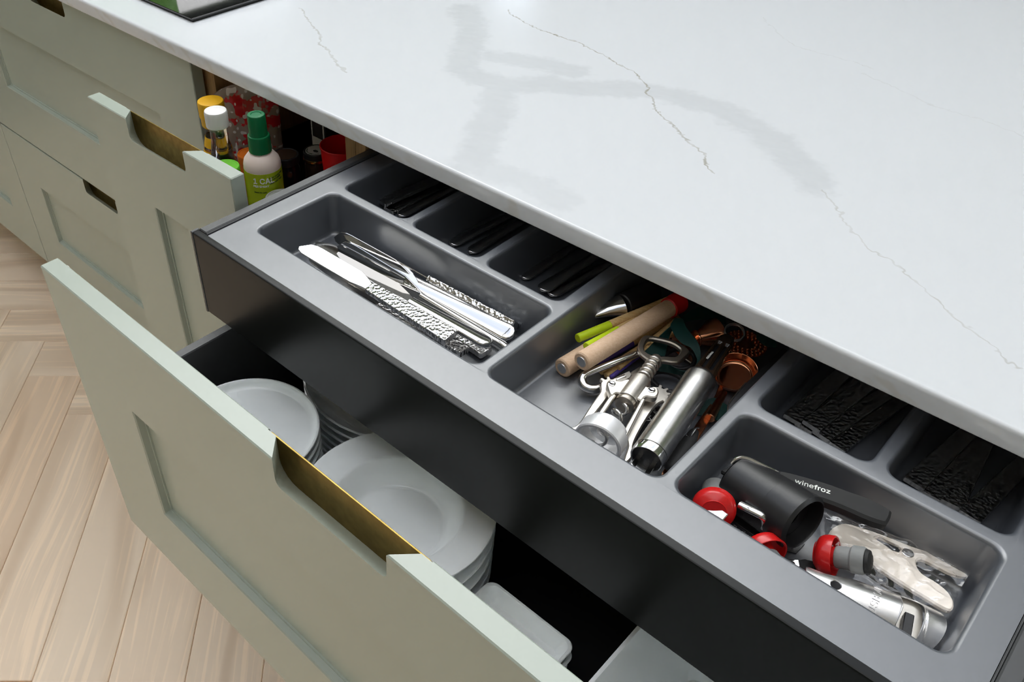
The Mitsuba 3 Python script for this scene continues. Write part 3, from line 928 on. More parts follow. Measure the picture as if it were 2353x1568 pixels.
d = mikit.ply(tray_dish(0.4335, 0.5335, -0.3420, -0.2035, 0.020, 0.010, 0.007), 'mat_porcelain', 40)
for k in range(5):
    key = thing('rectangular_dish', lab_of(5, 'rectangular white dish', 'left of the serving dish')(k), 'dish', 'rectangular dishes stacked in the middle')
    scene[key] = {**d, 'to_world': T4().translate([0.0012 * (k % 2), -0.0010 * (k % 3), PZ + 0.0004 + k * 0.0152])}
whole('serving_dish', 'large glossy white serving dish at the right end of the pan drawer', 'dish', move(tray_dish(0.5725, 0.7700, -0.3440, -0.0700, 0.1385, 0.030, 0.035, 0.006), 0, 0, PZ + 0.0004), 'mat_porcelain', 40)

# ------------------------------------------------------------------ knives in the front left compartment
def knife(tip, bol, end, style, label, up=(0, 0, 1), hw=(0.0085, 0.0062), ht=(0.0072, 0.0056), bw=0.0190, group='table knives in the front left compartment'):
    """Table knife: blade tip, bolster and handle end as points; up = normal of the blade's flat side."""
    t = thing('table_knife', label, 'knife', group)
    fb = frame(bol, tip, up)
    L = dist(bol, tip)
    s = np.linspace(0, 1, 15)
    lo = [(-0.0008 + L * x, -(0.0042 + (bw * 0.62 - 0.0042) * min(1, (x / 0.22)) ** 0.8) if x < 0.80 else -(bw * 0.62) * math.sqrt(max(0.0, 1 - ((x - 0.80) / 0.20) ** 2))) for x in s]
    hi = [(L, 0.0010), (L * 0.97, bw * 0.26), (L * 0.90, bw * 0.37), (L * 0.6, bw * 0.38), (L * 0.2, bw * 0.36), (L * 0.06, 0.0046), (-0.0008, 0.0042)]
    part(t, 'blade', put(flat(lo + hi, -0.0008, 0.0008, 0.00045), fb), 'mat_chrome', 30)
    fh = frame(end, bol, up)
    H = dist(end, bol)
    rings = []
    if style == 'hammered':
        for x, k in ((0.0, 0.86), (0.0012, 1.0), (H * 0.33, 1.0), (H * 0.66, 1.0), (H - 0.001, 1.0), (H, 0.9)):
            f = x / H
            w, h = (hw[0] + (hw[1] - hw[0]) * f) * k, (ht[0] + (ht[1] - ht[0]) * f) * (k if k < 1 else 1)
            p = rrect(2 * w, h, min(0.0016, h * 0.4), 3)
            rings.append(np.c_[np.full(len(p), x), p])
        m = loft(rings)
        m = m.subdivide_to_size(0.012) if False else m
        part(t, 'handle', put(m, fh), 'mat_hammered', 28, label='hammered handle')
    else:
        a = np.arange(20) * 2 * np.pi / 20
        for f in (0.0, 0.012, 0.035, 0.075, 0.14, 0.25, 0.4, 0.6, 0.8, 0.93, 1.0):
            k = math.sqrt(max(0.02, 1 - (1 - min(1, f / 0.075)) ** 2))
            w = (hw[0] + (hw[1] - hw[0]) * f ** 0.8) * k
            h = (ht[0] + (ht[1] - ht[0]) * f) * (0.55 + 0.45 * k)
            cc, ss = np.cos(a), np.sin(a)
            rings.append(np.c_[np.full(20, H * f), w * np.sign(cc) * np.abs(cc) ** 0.75, h / 2 * np.sign(ss) * np.abs(ss) ** 0.75])
        part(t, 'handle', put(loft(rings), fh), 'mat_chrome', 40)
    return t


SIDE = (0.25, -0.80, 0.55)
knife((0.0947,-0.1372,0.8300), (0.2012,-0.1364,0.8300), (0.3095,-0.1352,0.8270), 'hammered', 'hammered handled knife lying on top, its blade flat and nearest the front rim', (0.10, -0.12, 1.0), (0.0095, 0.0066), (0.0080, 0.0060), 0.0196)
knife((0.0931,-0.1132,0.8235), (0.2438,-0.1211,0.8275), (0.3416,-0.1169,0.8265), 'plain', 'plain handled knife lying flat behind the topmost hammered one', (0.10, 0.16, 1.0), (0.0092, 0.0056), (0.0085, 0.0060), 0.0215)
knife((0.1208,-0.1073,0.8290), (0.2415,-0.1051,0.8230), (0.3548,-0.1030,0.8190), 'plain', 'plain slim knife standing on its edge in the middle of the pile', (0.45, -0.85, 0.30), (0.0050, 0.0042), (0.0085, 0.0060), 0.0185)
knife((0.1150,-0.0917,0.8150), (0.2238,-0.0923,0.8190), (0.3449,-0.0859,0.8210), 'plain', 'plain knife with a broad rounded handle end and a bellied blade', (-0.05, -0.42, 1.0), (0.0100, 0.0058), (0.0060, 0.0060), 0.0230)
knife((0.0968,-0.0907,0.8220), (0.2075,-0.0852,0.8180), (0.3099,-0.0720,0.8130), 'plain', 'plain knife on its edge, mostly hidden under the broad handled one', (0.35, -0.90, 0.25), (0.0050, 0.0042), (0.0085, 0.0060), 0.0185)
knife((0.1216,-0.0785,0.8225), (0.2237,-0.0735,0.8190), (0.3333,-0.0668,0.8150), 'hammered', 'hammered handled knife on its edge against the rear wall of the compartment', (0.05, 0.75, 0.66), (0.0088, 0.0066), (0.0075, 0.0060), 0.0190)
knife((0.0962,-0.1253,0.8105), (0.2131,-0.1364,0.8135), (0.3198,-0.1261,0.8100), 'hammered', 'hammered handled knife just under the topmost one, along the front rim', (0.03, 0.20, 1.0), (0.0088, 0.0064), (0.0075, 0.0058), 0.0195)
knife((0.1255,-0.1342,0.8020), (0.2304,-0.1317,0.8010), (0.3144,-0.1293,0.8010), 'plain', 'plain knife at the bottom, peeping out along the front rim', (0, 0.3, 1), (0.0078, 0.0052), (0.0056, 0.0050), 0.0185)
knife((0.1213,-0.0938,0.8025), (0.2284,-0.1014,0.8025), (0.3307,-0.1067,0.8035), 'hammered', 'hammered handled knife at the bottom, in shadow below the rounded handles', (0, 0, 1), (0.0082, 0.0062), (0.0066, 0.0056), 0.0185)
knife((0.1598,-0.0780,0.8030), (0.2429,-0.0778,0.8030), (0.3307,-0.0795,0.8035), 'hammered', 'hammered handled knife at the bottom, in the right end of the compartment', (0, 0, 1), (0.0080, 0.0062), (0.0066, 0.0056), 0.0180)


# ------------------------------------------------------------------ forks and spoons in the rear compartments
def flatware(kind, end, ang, length, style, label, group, roll=0.0, lift=0.004, w=0.0085):
    """Fork or spoon, its handle end at the point; ang = heading in degrees from +y towards +x; lift = rise of its far end."""
    end = np.array(end)
    a = math.radians(ang)
    tip = end + np.array([math.sin(a) * length, math.cos(a) * length, lift])
    t = thing(kind, label, kind, group)
    fr = frame(end, tip, (math.sin(roll), 0, math.cos(roll)))
    H = length * 0.66
    rings = []
    if style == 'hammered':
        for x, k in ((0.0, 0.9), (0.001, 1.0), (H * 0.5, 0.86), (H, 0.72)):
            p = rrect(2 * w * k, 0.0042, 0.0009, 2)
            rings.append(np.c_[np.full(len(p), x), p])
    else:
        c = np.arange(16) * 2 * np.pi / 16
        for f in (0.0, 0.012, 0.035, 0.075, 0.15, 0.35, 0.6, 0.85, 1.0):
            k = math.sqrt(max(0.03, 1 - (1 - min(1, f / 0.075)) ** 2))
            ww = (w * (1 - 0.55 * f ** 0.8)) * k
            rings.append(np.c_[np.full(16, H * f), ww * np.cos(c), 0.0024 * (0.6 + 0.4 * k) * np.sin(c)])
    part(t, 'handle', put(loft(rings), fr), 'mat_hammered' if style == 'hammered' else 'mat_chrome', 30)
    if kind == 'spoon':
        rows, n = [], 12
        Lb = length - H
        for i in range(n + 1):
            u = i / n
            hw_ = 0.019 * math.sqrt(max(0.0, 1 - (2 * (u ** 0.85) - 1) ** 2)) + 0.0022
            rows.append([(H - 0.002 + Lb * u, hw_ * v, -0.006 * math.sin(math.pi * u) * (1 - v * v)) for v in np.linspace(-1, 1, 9)])
        s1 = sheet(rows)
        s2_ = s1.copy()
        s2_.vertices = s2_.vertices - [0, 0, 0.0012]
        s2_.invert()
        part(t, 'bowl', put(cat(s1, s2_), fr), 'mat_chrome', True)
    else:
        o = [(H - 0.002, -0.0035), (H + 0.012, -0.0115), (length - 0.002, -0.0125), (length, -0.0115), (length - 0.002, -0.0095), (H + 0.028, -0.0085)]
        for k in (-1, 0, 1):
            yy = k * 0.0062
            if k > -1:
                o += [(H + 0.028, yy - 0.0018 - 0.0006)] if False else []
            o += [(H + 0.026, yy - 0.0022)] if k == -1 else []
        body = flat([(H - 0.002, -0.0035), (H + 0.012, -0.0110), (H + 0.028, -0.0120), (H + 0.028, 0.0120), (H + 0.012, 0.0110), (H - 0.002, 0.0035)], -0.0009, 0.0009, 0.0003)
        ts = [cbox(H + 0.027, length, y - 0.0017, y + 0.0017, -0.0008, 0.0008, 0.0004) for y in (-0.0102, -0.0034, 0.0034, 0.0102)]
        part(t, 'tines', put(cat(body, *ts), fr), 'mat_chrome', 30)
    return t


z0 = TF + 0.0030
flatware('fork', (0.0673,0.0096,0.8085), 8, 0.200, 'hammered', 'hammered fork on top in the far left rear compartment', 'cutlery in the rear compartments', lift=0.006)
flatware('fork', (0.0764,0.0121,0.8012), 5, 0.195, 'hammered', 'hammered fork under the topmost one in the far left rear compartment', 'cutlery in the rear compartments', lift=0.001)
flatware('spoon', (0.0928,0.0133,0.8005), 3, 0.195, 'plain', 'plain spoon with a rounded end in the far left rear compartment', 'cutlery in the rear compartments')
flatware('spoon', (0.2034,0.0134,0.8008), 2, 0.195, 'plain', 'plain spoon at the right wall of the second rear compartment', 'cutlery in the rear compartments')
flatware('spoon', (0.1780,0.0104,0.8008), 7, 0.190, 'plain', 'plain spoon in the middle of the second rear compartment', 'cutlery in the rear compartments')
flatware('spoon', (0.3073,0.0066,0.8060), 4, 0.195, 'plain', 'plain spoon lying on top in the third rear compartment', 'cutlery in the rear compartments', lift=0.004, w=0.0095)
flatware('spoon', (0.3149,0.0122,0.8008), 8, 0.190, 'plain', 'plain spoon under another in the third rear compartment', 'cutlery in the rear compartments', lift=0.001)
flatware('spoon', (0.2765,0.0157,0.8008), 2, 0.190, 'plain', 'plain spoon at the left wall of the third rear compartment', 'cutlery in the rear compartments', lift=0.002)
for pt, a, what in (((0.5786,0.0077,0.8062), 4, 'leftmost in the compartment right of the centre one'), ((0.5890,0.0110,0.8010), 7, 'lower second in the compartment right of the centre one'),
                         ((0.5945,0.0065,0.8105), 9, 'upper second in the compartment right of the centre one'), ((0.6044,0.0065,0.8060), 12, 'third in the compartment right of the centre one'),
                         ((0.6182,0.0089,0.8010), 10, 'rightmost in the compartment right of the centre one')):
    flatware('fork', pt, a, 0.195, 'hammered', f'dark looking hammered fork, {what}', 'hammered forks right of the centre', lift=0.002)
for pt, a, what in (((0.6806,0.0078,0.8052), 7, 'leftmost in the far right rear compartment'), ((0.6939,0.0087,0.8012), 2, 'second from the left in the far right rear compartment'),
                         ((0.7101,0.0111,0.8012), -3, 'third from the left in the far right rear compartment'), ((0.7238,0.0083,0.8012), 8, 'rightmost in the far right rear compartment')):
    flatware('spoon', pt, a, 0.190, 'hammered', f'dark looking hammered spoon, {what}', 'hammered spoons at the far right', lift=0.001)

# ------------------------------------------------------------------ the centre compartment
def smooth_path(pts, n=8):
    return spline(pts, n)


# two thick wooden sticks with magnets in their ends
for a, b, r, lab_, red in (((0.4153,-0.0770,0.8260), (0.4295,0.0496,0.8260), 0.0092, 'thick pale wooden stick with a steel end disc and a red rubber band', True),
                           ((0.3969,-0.0774,0.8068), (0.4113,0.0496,0.8075), 0.0094, 'thick honey coloured wooden stick lying beneath the red banded one', False)):
    st = thing('wooden_stick', lab_, 'wooden stick')
    part(st, 'shaft', rod(a, b, r, r * 0.94, 0.0012, 32), 'mat_stick', 40)
    a_, b_ = np.array(a), np.array(b)
    dd = (b_ - a_) / np.linalg.norm(b_ - a_)
    part(st, 'end_disc', turned(a_ - dd * 0.0006, a_ + dd * 0.002, [(0, 0), (r * 0.54, 0), (r * 0.58, 0.0005), (r * 0.58, 0.0026), (0, 0.0026)], 28), 'mat_brushed', 40, label='steel disc let into the end')
    if red:
        part(st, 'red_band', turned(b_ - dd * 0.0035, b_ + dd * 0.014, [(r * 0.95, 0), (r * 1.10, 0.0006), (r * 1.12, 0.003), (r * 1.06, 0.0065), (r * 1.15, 0.009), (r * 1.15, 0.0165), (r * 1.08, 0.0175), (0, 0.0175)], 32), 'mat_red', 40, label='red rubber band')


def chopstick(a, b, r0, r1, cut_at, tip_mat, label, group, tip='tip'):
    a, b = np.array(a), np.array(b)
    m = a + (b - a) * cut_at
    rm = r0 + (r1 - r0) * cut_at
    t = thing('chopstick', label, 'chopstick', group)
    part(t, tip, rod(a, m, r0, rm, 0.0005, 18), tip_mat, 40, label='painted end')
    part(t, 'stick', rod(m + (b - a) * 0.0005, b, rm, r1, 0.0004, 18), 'mat_bamboo', 40)


chopstick((0.3883,-0.0437,0.8180), (0.4276,0.0947,0.8210), 0.0044, 0.0040, 0.27, 'mat_lime', 'bamboo chopstick with a lime green end, left of the thick wooden stick', 'chopsticks')
chopstick((0.4051,-0.0549,0.8245), (0.4157,0.0693,0.8110), 0.0040, 0.0038, 0.38, 'mat_lime', 'bamboo chopstick with a lime green end, tucked along the thick wooden stick', 'chopsticks')
chopstick((0.4340,-0.0527,0.8030), (0.4380,0.0575,0.8090), 0.0022, 0.0056, 0.40, 'mat_purple', 'bamboo chopstick with a tapered purple tip, nearest the corkscrew', 'chopsticks')
chopstick((0.4141,-0.0426,0.8020), (0.4304,0.0650,0.8060), 0.0030, 0.0050, 0.42, 'mat_purple', 'bamboo chopstick with a purple tip, under the steel loop', 'chopsticks')
for a, b, lab_ in (((0.4229,-0.0508,0.8012), (0.4378,0.0466,0.8075), 'thin plain bamboo skewer, left of the two by the purple tip'), ((0.4300,-0.0541,0.8035), (0.4434,0.0414,0.8110), 'thin plain bamboo skewer right beside the purple tip'),
                   ((0.4342,-0.0418,0.8080), (0.4384,0.0453,0.8140), 'thin plain bamboo skewer above the purple tipped chopsticks'), ((0.4087,-0.0556,0.8008), (0.4197,0.0915,0.8010), 'thin plain bamboo skewer peeping out below the thick stick'),
                   ((0.4370,-0.0248,0.8130), (0.4501,0.0440,0.8160), 'thin plain bamboo skewer next to the opener ring of the corkscrew')):
    whole('bamboo_skewer', lab_, 'skewer', rod(a, b, 0.0029, 0.0028, 0.0004, 14), 'mat_bamboo', 40, 'bamboo skewers')

# chrome spout
spo = thing('pourer', 'chrome pouring spout with a black body, at the left wall of the centre compartment', 'pourer')
a, b, c = np.array((0.3756,-0.0017,0.8150)), np.array((0.3907,0.0255,0.8200)), np.array((0.3978,0.0713,0.8180))
fr = frame(a, b)
L = dist(a, b)
rings = []
for f, w, h, dz in ((0, 0.0022, 0.0016, 0.000), (0.06, 0.0042, 0.003, 0.000), (0.25, 0.0058, 0.0048, 0.0006), (0.5, 0.0075, 0.0070, 0.0010), (0.75, 0.0098, 0.0092, 0.0012), (1.0, 0.0122, 0.0118, 0.0010)):
    t = np.arange(24) * 2 * np.pi / 24
    rings.append(np.c_[np.full(24, L * f), w * np.cos(t), dz + h * np.sin(t) * np.where(np.sin(t) > 0, 0.8, 1.0)])
part(spo, 'spout', put(loft(rings), fr), 'mat_chrome', 40)
part(spo, 'body', rod(b + (c - b) * 0.005, c, 0.0122, 0.0118, 0.001, 28), 'mat_black', 40, label='matt black body')

# chrome loop handle
nl = thing('can_opener', 'chrome can opener with a bent loop handle, left of the winged corkscrew', 'can opener')
lp = spline([(0.4528,-0.0214,0.8120), (0.4479,-0.0197,0.8165), (0.4417,-0.0205,0.8175), (0.4370,-0.0312,0.8170), (0.4299,-0.0519,0.8160), (0.4232,-0.0678,0.8140), (0.4202,-0.0751,0.8120), (0.4210,-0.0796,0.8090), (0.4259,-0.0824,0.8065), (0.4330,-0.0795,0.8055), (0.4381,-0.0713,0.8060), (0.4429,-0.0606,0.8085), (0.4464,-0.0496,0.8100)], 7)
part(nl, 'handle', tube(lp, np.interp(np.linspace(0, 1, len(lp)), [0, 0.1, 0.5, 0.62, 0.85, 1], [0.0024, 0.0030, 0.0034, 0.0042, 0.0040, 0.0026]), 14, flat=1.0), 'mat_chrome', 40)
part(nl, 'jaw', plate([(0.4415,-0.0689,0.8115), (0.4416,-0.0567,0.8115), (0.4454,-0.0413,0.8115), (0.4500,-0.0442,0.8115), (0.4512,-0.0488,0.8115), (0.4472,-0.0706,0.8115)], 0.0022), 'mat_satin', 30)
part(nl, 'jaw', plate([(0.4464,-0.0490,0.8085), (0.4459,-0.0370,0.8085), (0.4478,-0.0225,0.8085), (0.4540,-0.0249,0.8085), (0.4571,-0.0385,0.8085), (0.4531,-0.0522,0.8085)], 0.0024), 'mat_bronze', 30)

# winged corkscrew (lies almost level: outlines in plan at their own heights)
cs = thing('winged_corkscrew', 'satin steel winged corkscrew with a bottle opener head, in the centre compartment', 'corkscrew')
HZ = 0.8265
base = np.array((0.4785,-0.1340,0.8185))
headp = np.array((0.4594,-0.0223,0.8220))
ax = (headp - base) / np.linalg.norm(headp - base)
AX = dist(base, headp)
fr = frame(base, headp)
lat = fr[:3, 1]


def along(s, y=0.0, z=0.0):
    return fr[:3, 3] + ax * s + lat * y + fr[:3, 2] * z


ho = spline([(0.4612,-0.0377,0.8265), (0.4581,-0.0334,0.8265), (0.4484,-0.0311,0.8265), (0.4411,-0.0255,0.8265), (0.4369,-0.0175,0.8265), (0.4349,-0.0079,0.8265), (0.4382,-0.0020,0.8265), (0.4569,0.0074,0.8265), (0.4692,0.0073,0.8265), (0.4767,0.0043,0.8265), (0.4785,-0.0016,0.8265), (0.4779,-0.0148,0.8265), (0.4740,-0.0202,0.8265), (0.4664,-0.0252,0.8265), (0.4659,-0.0315,0.8265), (0.4679,-0.0377,0.8265)], 5, True)
hi_ = spline([(0.4489,-0.0247,0.8265), (0.4437,-0.0186,0.8265), (0.4409,-0.0092,0.8265), (0.4433,-0.0041,0.8265), (0.4578,0.0022,0.8265), (0.4683,0.0012,0.8265), (0.4715,-0.0042,0.8265), (0.4716,-0.0117,0.8265), (0.4646,-0.0178,0.8265), (0.4578,-0.0236,0.8265)], 5, True)
part(cs, 'opener_head', flat(ho[:, :2], HZ - 0.0050, HZ, 0.0011, [hi_[:, :2]]), 'mat_bronze', 40, label='bottle opener head of darker steel')
part(cs, 'shaft', turned(along(AX * 0.66), along(AX * 1.01), [(0, 0), (0.0052, 0), (0.0052, AX * 0.35), (0, AX * 0.35)], 24), 'mat_bronze', 40)
for k in range(5):
    s = AX * (0.735 + 0.052 * k)
    part(cs, 'thread_ring', turned(along(s), along(s + 0.0044), [(0.0050, 0), (0.0066, 0.0008), (0.0071, 0.0022), (0.0066, 0.0036), (0.0050, 0.0044)], 28), 'mat_satin', 40)
s0, s1_ = AX * 0.43, AX * 0.70
part(cs, 'barrel', turned(along(s0), along(s1_), [(0, 0), (0.0092, 0), (0.0098, 0.0008), (0.0094, s1_ - s0 - 0.0010), (0.0086, s1_ - s0), (0, s1_ - s0)], 32), 'mat_satin', 40)
part(cs, 'collar', turned(along(s0 - 0.0060), along(s0 - 0.0004), [(0, 0), (0.0064, 0), (0.0088, 0.0008), (0.0096, 0.0026), (0.0090, 0.0056), (0, 0.0056)], 32), 'mat_bronze', 40)
YZ = 0.8262
yoke = [(0.4573,-0.0942,0.8262), (0.4524,-0.0898,0.8262), (0.4481,-0.0854,0.8262), (0.4469,-0.0803,0.8262), (0.4486,-0.0762,0.8262), (0.4543,-0.0746,0.8262), (0.4576,-0.0674,0.8262), (0.4680,-0.0643,0.8262), (0.4759,-0.0636,0.8262), (0.4794,-0.0594,0.8262), (0.4833,-0.0594,0.8262), (0.4871,-0.0649,0.8262), (0.4871,-0.0710,0.8262), (0.4812,-0.0753,0.8262), (0.4812,-0.0820,0.8262), (0.4768,-0.0833,0.8262), (0.4617,-0.0883,0.8262), (0.4604,-0.0942,0.8262)]
part(cs, 'yoke', flat(spline(xy(yoke), 5, True), YZ - 0.0070, YZ, 0.0010), 'mat_satin', 40)
BW = 0.8255
part(cs, 'frame_bar', plate([(0.4589,-0.0984,0.8255), (0.4587,-0.0910,0.8255), (0.4619,-0.0910,0.8255), (0.4689,-0.1269,0.8255), (0.4651,-0.1277,0.8255)], 0.0060, 0.0008), 'mat_satin', 30)
part(cs, 'frame_bar', plate([(0.4785,-0.0776,0.8255), (0.4827,-0.0781,0.8255), (0.4961,-0.1274,0.8255), (0.4916,-0.1277,0.8255), (0.4810,-0.0842,0.8255)], 0.0060, 0.0008), 'mat_satin', 30)
WZc = 0.8160
wl = spline([(0.4398,-0.0798,0.8160), (0.4411,-0.0737,0.8160), (0.4483,-0.0762,0.8160), (0.4531,-0.0872,0.8160), (0.4565,-0.1067,0.8160), (0.4588,-0.1252,0.8160), (0.4592,-0.1370,0.8160), (0.4555,-0.1442,0.8160), (0.4521,-0.1433,0.8160), (0.4542,-0.1376,0.8160), (0.4536,-0.1280,0.8160), (0.4493,-0.1092,0.8160), (0.4458,-0.0912,0.8160), (0.4437,-0.0855,0.8160)], 5, True)
part(cs, 'wing', flat(wl[:, :2], WZc - 0.0042, WZc, 0.0010), 'mat_satin', 40)
wr = spline([(0.4900,-0.0494,0.8160), (0.4923,-0.0540,0.8160), (0.4896,-0.0636,0.8160), (0.4899,-0.0738,0.8160), (0.4936,-0.0938,0.8160), (0.4979,-0.1117,0.8160), (0.5018,-0.1230,0.8160), (0.5070,-0.1315,0.8160), (0.5084,-0.1387,0.8160), (0.5070,-0.1454,0.8160), (0.5029,-0.1361,0.8160), (0.4988,-0.1260,0.8160), (0.4916,-0.1171,0.8160), (0.4884,-0.1083,0.8160), (0.4816,-0.0805,0.8160), (0.4789,-0.0680,0.8160), (0.4796,-0.0581,0.8160), (0.4838,-0.0508,0.8160)], 5, True)
part(cs, 'wing', flat(wr[:, :2], WZc - 0.0042, WZc, 0.0010), 'mat_satin', 40)


def gear(c, r, a0, a1, n):
    c = np.array(c)
    pts = []
    for k in range(48):
        a = 2 * np.pi * k / 48
        pts.append((c[0] + r * 0.80 * math.cos(a), c[1] + r * 0.80 * math.sin(a)))
    g = flat(pts, c[2] - 0.0042, c[2], 0.0005)
    teeth = []
    for k in range(n):
        a = math.radians(a0 + (a1 - a0) * k / (n - 1))
        u, v = np.array([math.cos(a), math.sin(a)]), np.array([-math.sin(a), math.cos(a)])
        q = [c[:2] + u * r * 0.70 - v * 0.0018, c[:2] + u * r * 1.12 - v * 0.0012, c[:2] + u * r * 1.12 + v * 0.0012, c[:2] + u * r * 0.70 + v * 0.0018]
        teeth.append(flat(q, c[2] - 0.0042, c[2], 0.0004))
    return cat(g, *teeth)


gr_, gl_ = (0.4825,-0.0544,0.8160), (0.4462,-0.0744,0.8160)
part(cs, 'gear', gear(gr_, 0.0112, -20, 110, 5), 'mat_satin', 30)
part(cs, 'gear', gear(gl_, 0.0100, 60, 170, 4), 'mat_satin', 30)
for p_ in ((0.4513,-0.0822,0.8262), (0.4805,-0.0653,0.8262)):
    part(cs, 'rivet', stand(p_[0], p_[1], p_[2] - 0.0004, [(0, 0), (0.0032, 0), (0.0032, 0.0008), (0.0022, 0.0013), (0.0010, 0.0009), (0, 0.0009)], 24), 'mat_chrome', 40)
RO, RI = 0.0208, 0.0172
part(cs, 'base_ring', turned(along(-0.0105), along(0.0095), [(RI, 0.0010), (RI + 0.0010, 0), (RO - 0.0010, 0), (RO, 0.0010), (RO, 0.0140), (RO - 0.0014, 0.0150), (RO - 0.0024, 0.0152), (RO - 0.0026, 0.0196), (RO - 0.0034, 0.0200), (RI, 0.0200), (RI, 0.0010)], 56), 'mat_pale_metal', 40, label='broad pale steel ring that seats on the bottle')
hs = np.linspace(0, 1, 110)
hel = np.array([along(AX * (0.405 - 0.52 * s), 0.0052 * math.cos(2 * math.pi * 4.2 * s) * min(1, s * 8), 0.0052 * math.sin(2 * math.pi * 4.2 * s) * min(1, s * 8)) for s in hs])
part(cs, 'worm', tube(hel, np.interp(hs, [0, 0.9, 1], [0.0016, 0.0015, 0.0003]), 10), 'mat_chrome', 40, label='bright steel spiral')

# tubular gadget with a key ring
tg = thing('tubular_opener', 'brushed steel tubular gadget with a smoky neck and a key ring, beside the corkscrew', 'kitchen gadget')
ga, gb, gc = np.array((0.5223,-0.1407,0.8290)), np.array((0.5061,-0.0302,0.8340)), np.array((0.4968,0.0306,0.8350))
gd = (gb - ga) / np.linalg.norm(gb - ga)
GL = dist(ga, gb)
R_ = 0.0138
part(tg, 'barrel', turned(ga + gd * 0.0085, gb, [(R_ - 0.0012, 0), (R_, 0.0004), (R_, GL - 0.0130), (R_ * 0.985, GL - 0.0105), (R_ * 0.90, GL - 0.0090), (0, GL - 0.0086)], 48), 'mat_stainless', 40)
part(tg, 'end_ring', turned(ga, ga + gd * 0.0081, [(R_ * 0.88, 0.0006), (R_ * 0.94, 0), (R_ * 0.985, 0.0012), (R_ * 1.0, 0.0040), (R_, 0.0080), (R_ * 0.88, 0.0080), (R_ * 0.88, 0.0006)], 48), 'mat_chrome', 40)
part(tg, 'mouth', turned(ga + gd * 0.004, ga + gd * 0.0065, [(0, 0), (R_ * 0.87, 0), (R_ * 0.87, 0.0025), (0, 0.0025)], 40), 'mat_black', 40, label='dark open mouth')
gf = frame(ga, gb)
for y in (-0.0085, 0.0042):
    m = put(cbox(-0.020, 0.006, y, y + 0.0042, -0.0032, -0.0018, 0.0004), gf)
    part(tg, 'prong', m, 'mat_chrome', 30)
nf = frame(gb, gc)
NL = dist(gb, gc)
neck = flat(spline([(-0.012, -0.0090), (NL * 0.5, -0.0080), (NL - 0.003, -0.0068), (NL + 0.004, -0.0030), (NL + 0.004, 0.0030), (NL - 0.003, 0.0068), (NL * 0.5, 0.0080), (-0.012, 0.0090)], 3, True), -0.0058, 0.0052, 0.0022,
            [rrect(NL * 0.62, 0.0030, 0.0014, 4, NL * 0.48, -0.0034), rrect(NL * 0.62, 0.0030, 0.0014, 4, NL * 0.48, 0.0034)])
part(tg, 'neck', put(neck, nf), 'mat_smoke', 40, label='smoky brown plastic neck with two slots')
part(tg, 'neck_core', put(cbox(-0.010, NL - 0.008, -0.0060, 0.0060, -0.0052, 0.0010, 0.001), nf), 'mat_black_gloss', 30)
rc = np.array((0.4979,0.0405,0.8380))
for k in range(2):
    a = np.arange(36) * 2 * np.pi / 36
    loop_ = rc + np.array([0, 0, 0.0016 * k]) + 0.0086 * (np.cos(a)[:, None] * np.array([0.80, 0.60, 0.0]) + np.sin(a)[:, None] * np.array([-0.56, 0.74, 0.36]))
    part(tg, 'key_ring', tube(loop_, 0.0008, 8, True), 'mat_chrome', 40)
part(tg, 'neck_print', lettering('stainless', 0.0022, frame(np.array((0.4999,-0.0111,0.8398)), np.array((0.4981,0.0094,0.8398))), False, 0.0002), 'mat_print_white', False)

# copper ladle-like scoop with a black grip
sc = thing('copper_scoop', 'copper scoop with a copper handle and a black rubber grip, by the steel gadget', 'scoop')
bc = np.array((0.5163,0.0234,0.8060))
cup_p = [(0.0, 0.0), (0.0125, 0.0), (0.0150, 0.0004), (0.0166, 0.0020), (0.0176, 0.0060), (0.0186, 0.0108), (0.0190, 0.0110), (0.0190, 0.0102), (0.0180, 0.0052), (0.0170, 0.0012), (0.0152, -0.0007), (0.0, -0.0010)]
cup_m = lathe(cup_p[::-1], 48)
tl = frame((0, 0, 0), (1.0, 0.1, 0.02), (-0.12, -0.40, 0.90))
tl[:3, 3] = bc + np.array([0, 0, 0.0010])
part(sc, 'bowl', put(cup_m, tl), 'mat_copper', 40)
SZ = 0.8065
part(sc, 'handle', plate([(0.5115,0.0065,0.8065), (0.5206,-0.0030,0.8065), (0.5246,-0.0148,0.8065), (0.5306,-0.0539,0.8065), (0.5370,-0.0932,0.8065), (0.5369,-0.1146,0.8065), (0.5349,-0.1232,0.8065), (0.5309,-0.1219,0.8065), (0.5299,-0.1083,0.8065), (0.5267,-0.0812,0.8065), (0.5215,-0.0481,0.8065), (0.5168,-0.0146,0.8065)], 0.0030, 0.0006, n=4), 'mat_copper', 40)
part(sc, 'neck', rod((0.5203,-0.0031,0.8080), (0.5278,-0.0425,0.8085), 0.0030, 0.0046, 0.0006, 16), 'mat_copper', 40)
gp = spline([(0.5269,-0.0651,0.8105), (0.5295,-0.0774,0.8110), (0.5325,-0.0959,0.8115), (0.5343,-0.1103,0.8115), (0.5347,-0.1211,0.8105)], 6)
part(sc, 'grip', tube(gp, np.interp(np.linspace(0, 1, len(gp)), [0, 0.06, 0.3, 0.7, 0.93, 1], [0.0014, 0.0036, 0.0058, 0.0074, 0.0058, 0.0020]), 20, flat=0.75), 'mat_rubber', 40, label='black rubber grip')
part(sc, 'hanging_hook', tube(spline([(0.5260,-0.0792,0.8140), (0.5292,-0.0802,0.8150), (0.5295,-0.0769,0.8175), (0.5291,-0.0709,0.8185), (0.5301,-0.0679,0.8170)], 6), 0.0008, 8), 'mat_chrome', 40)

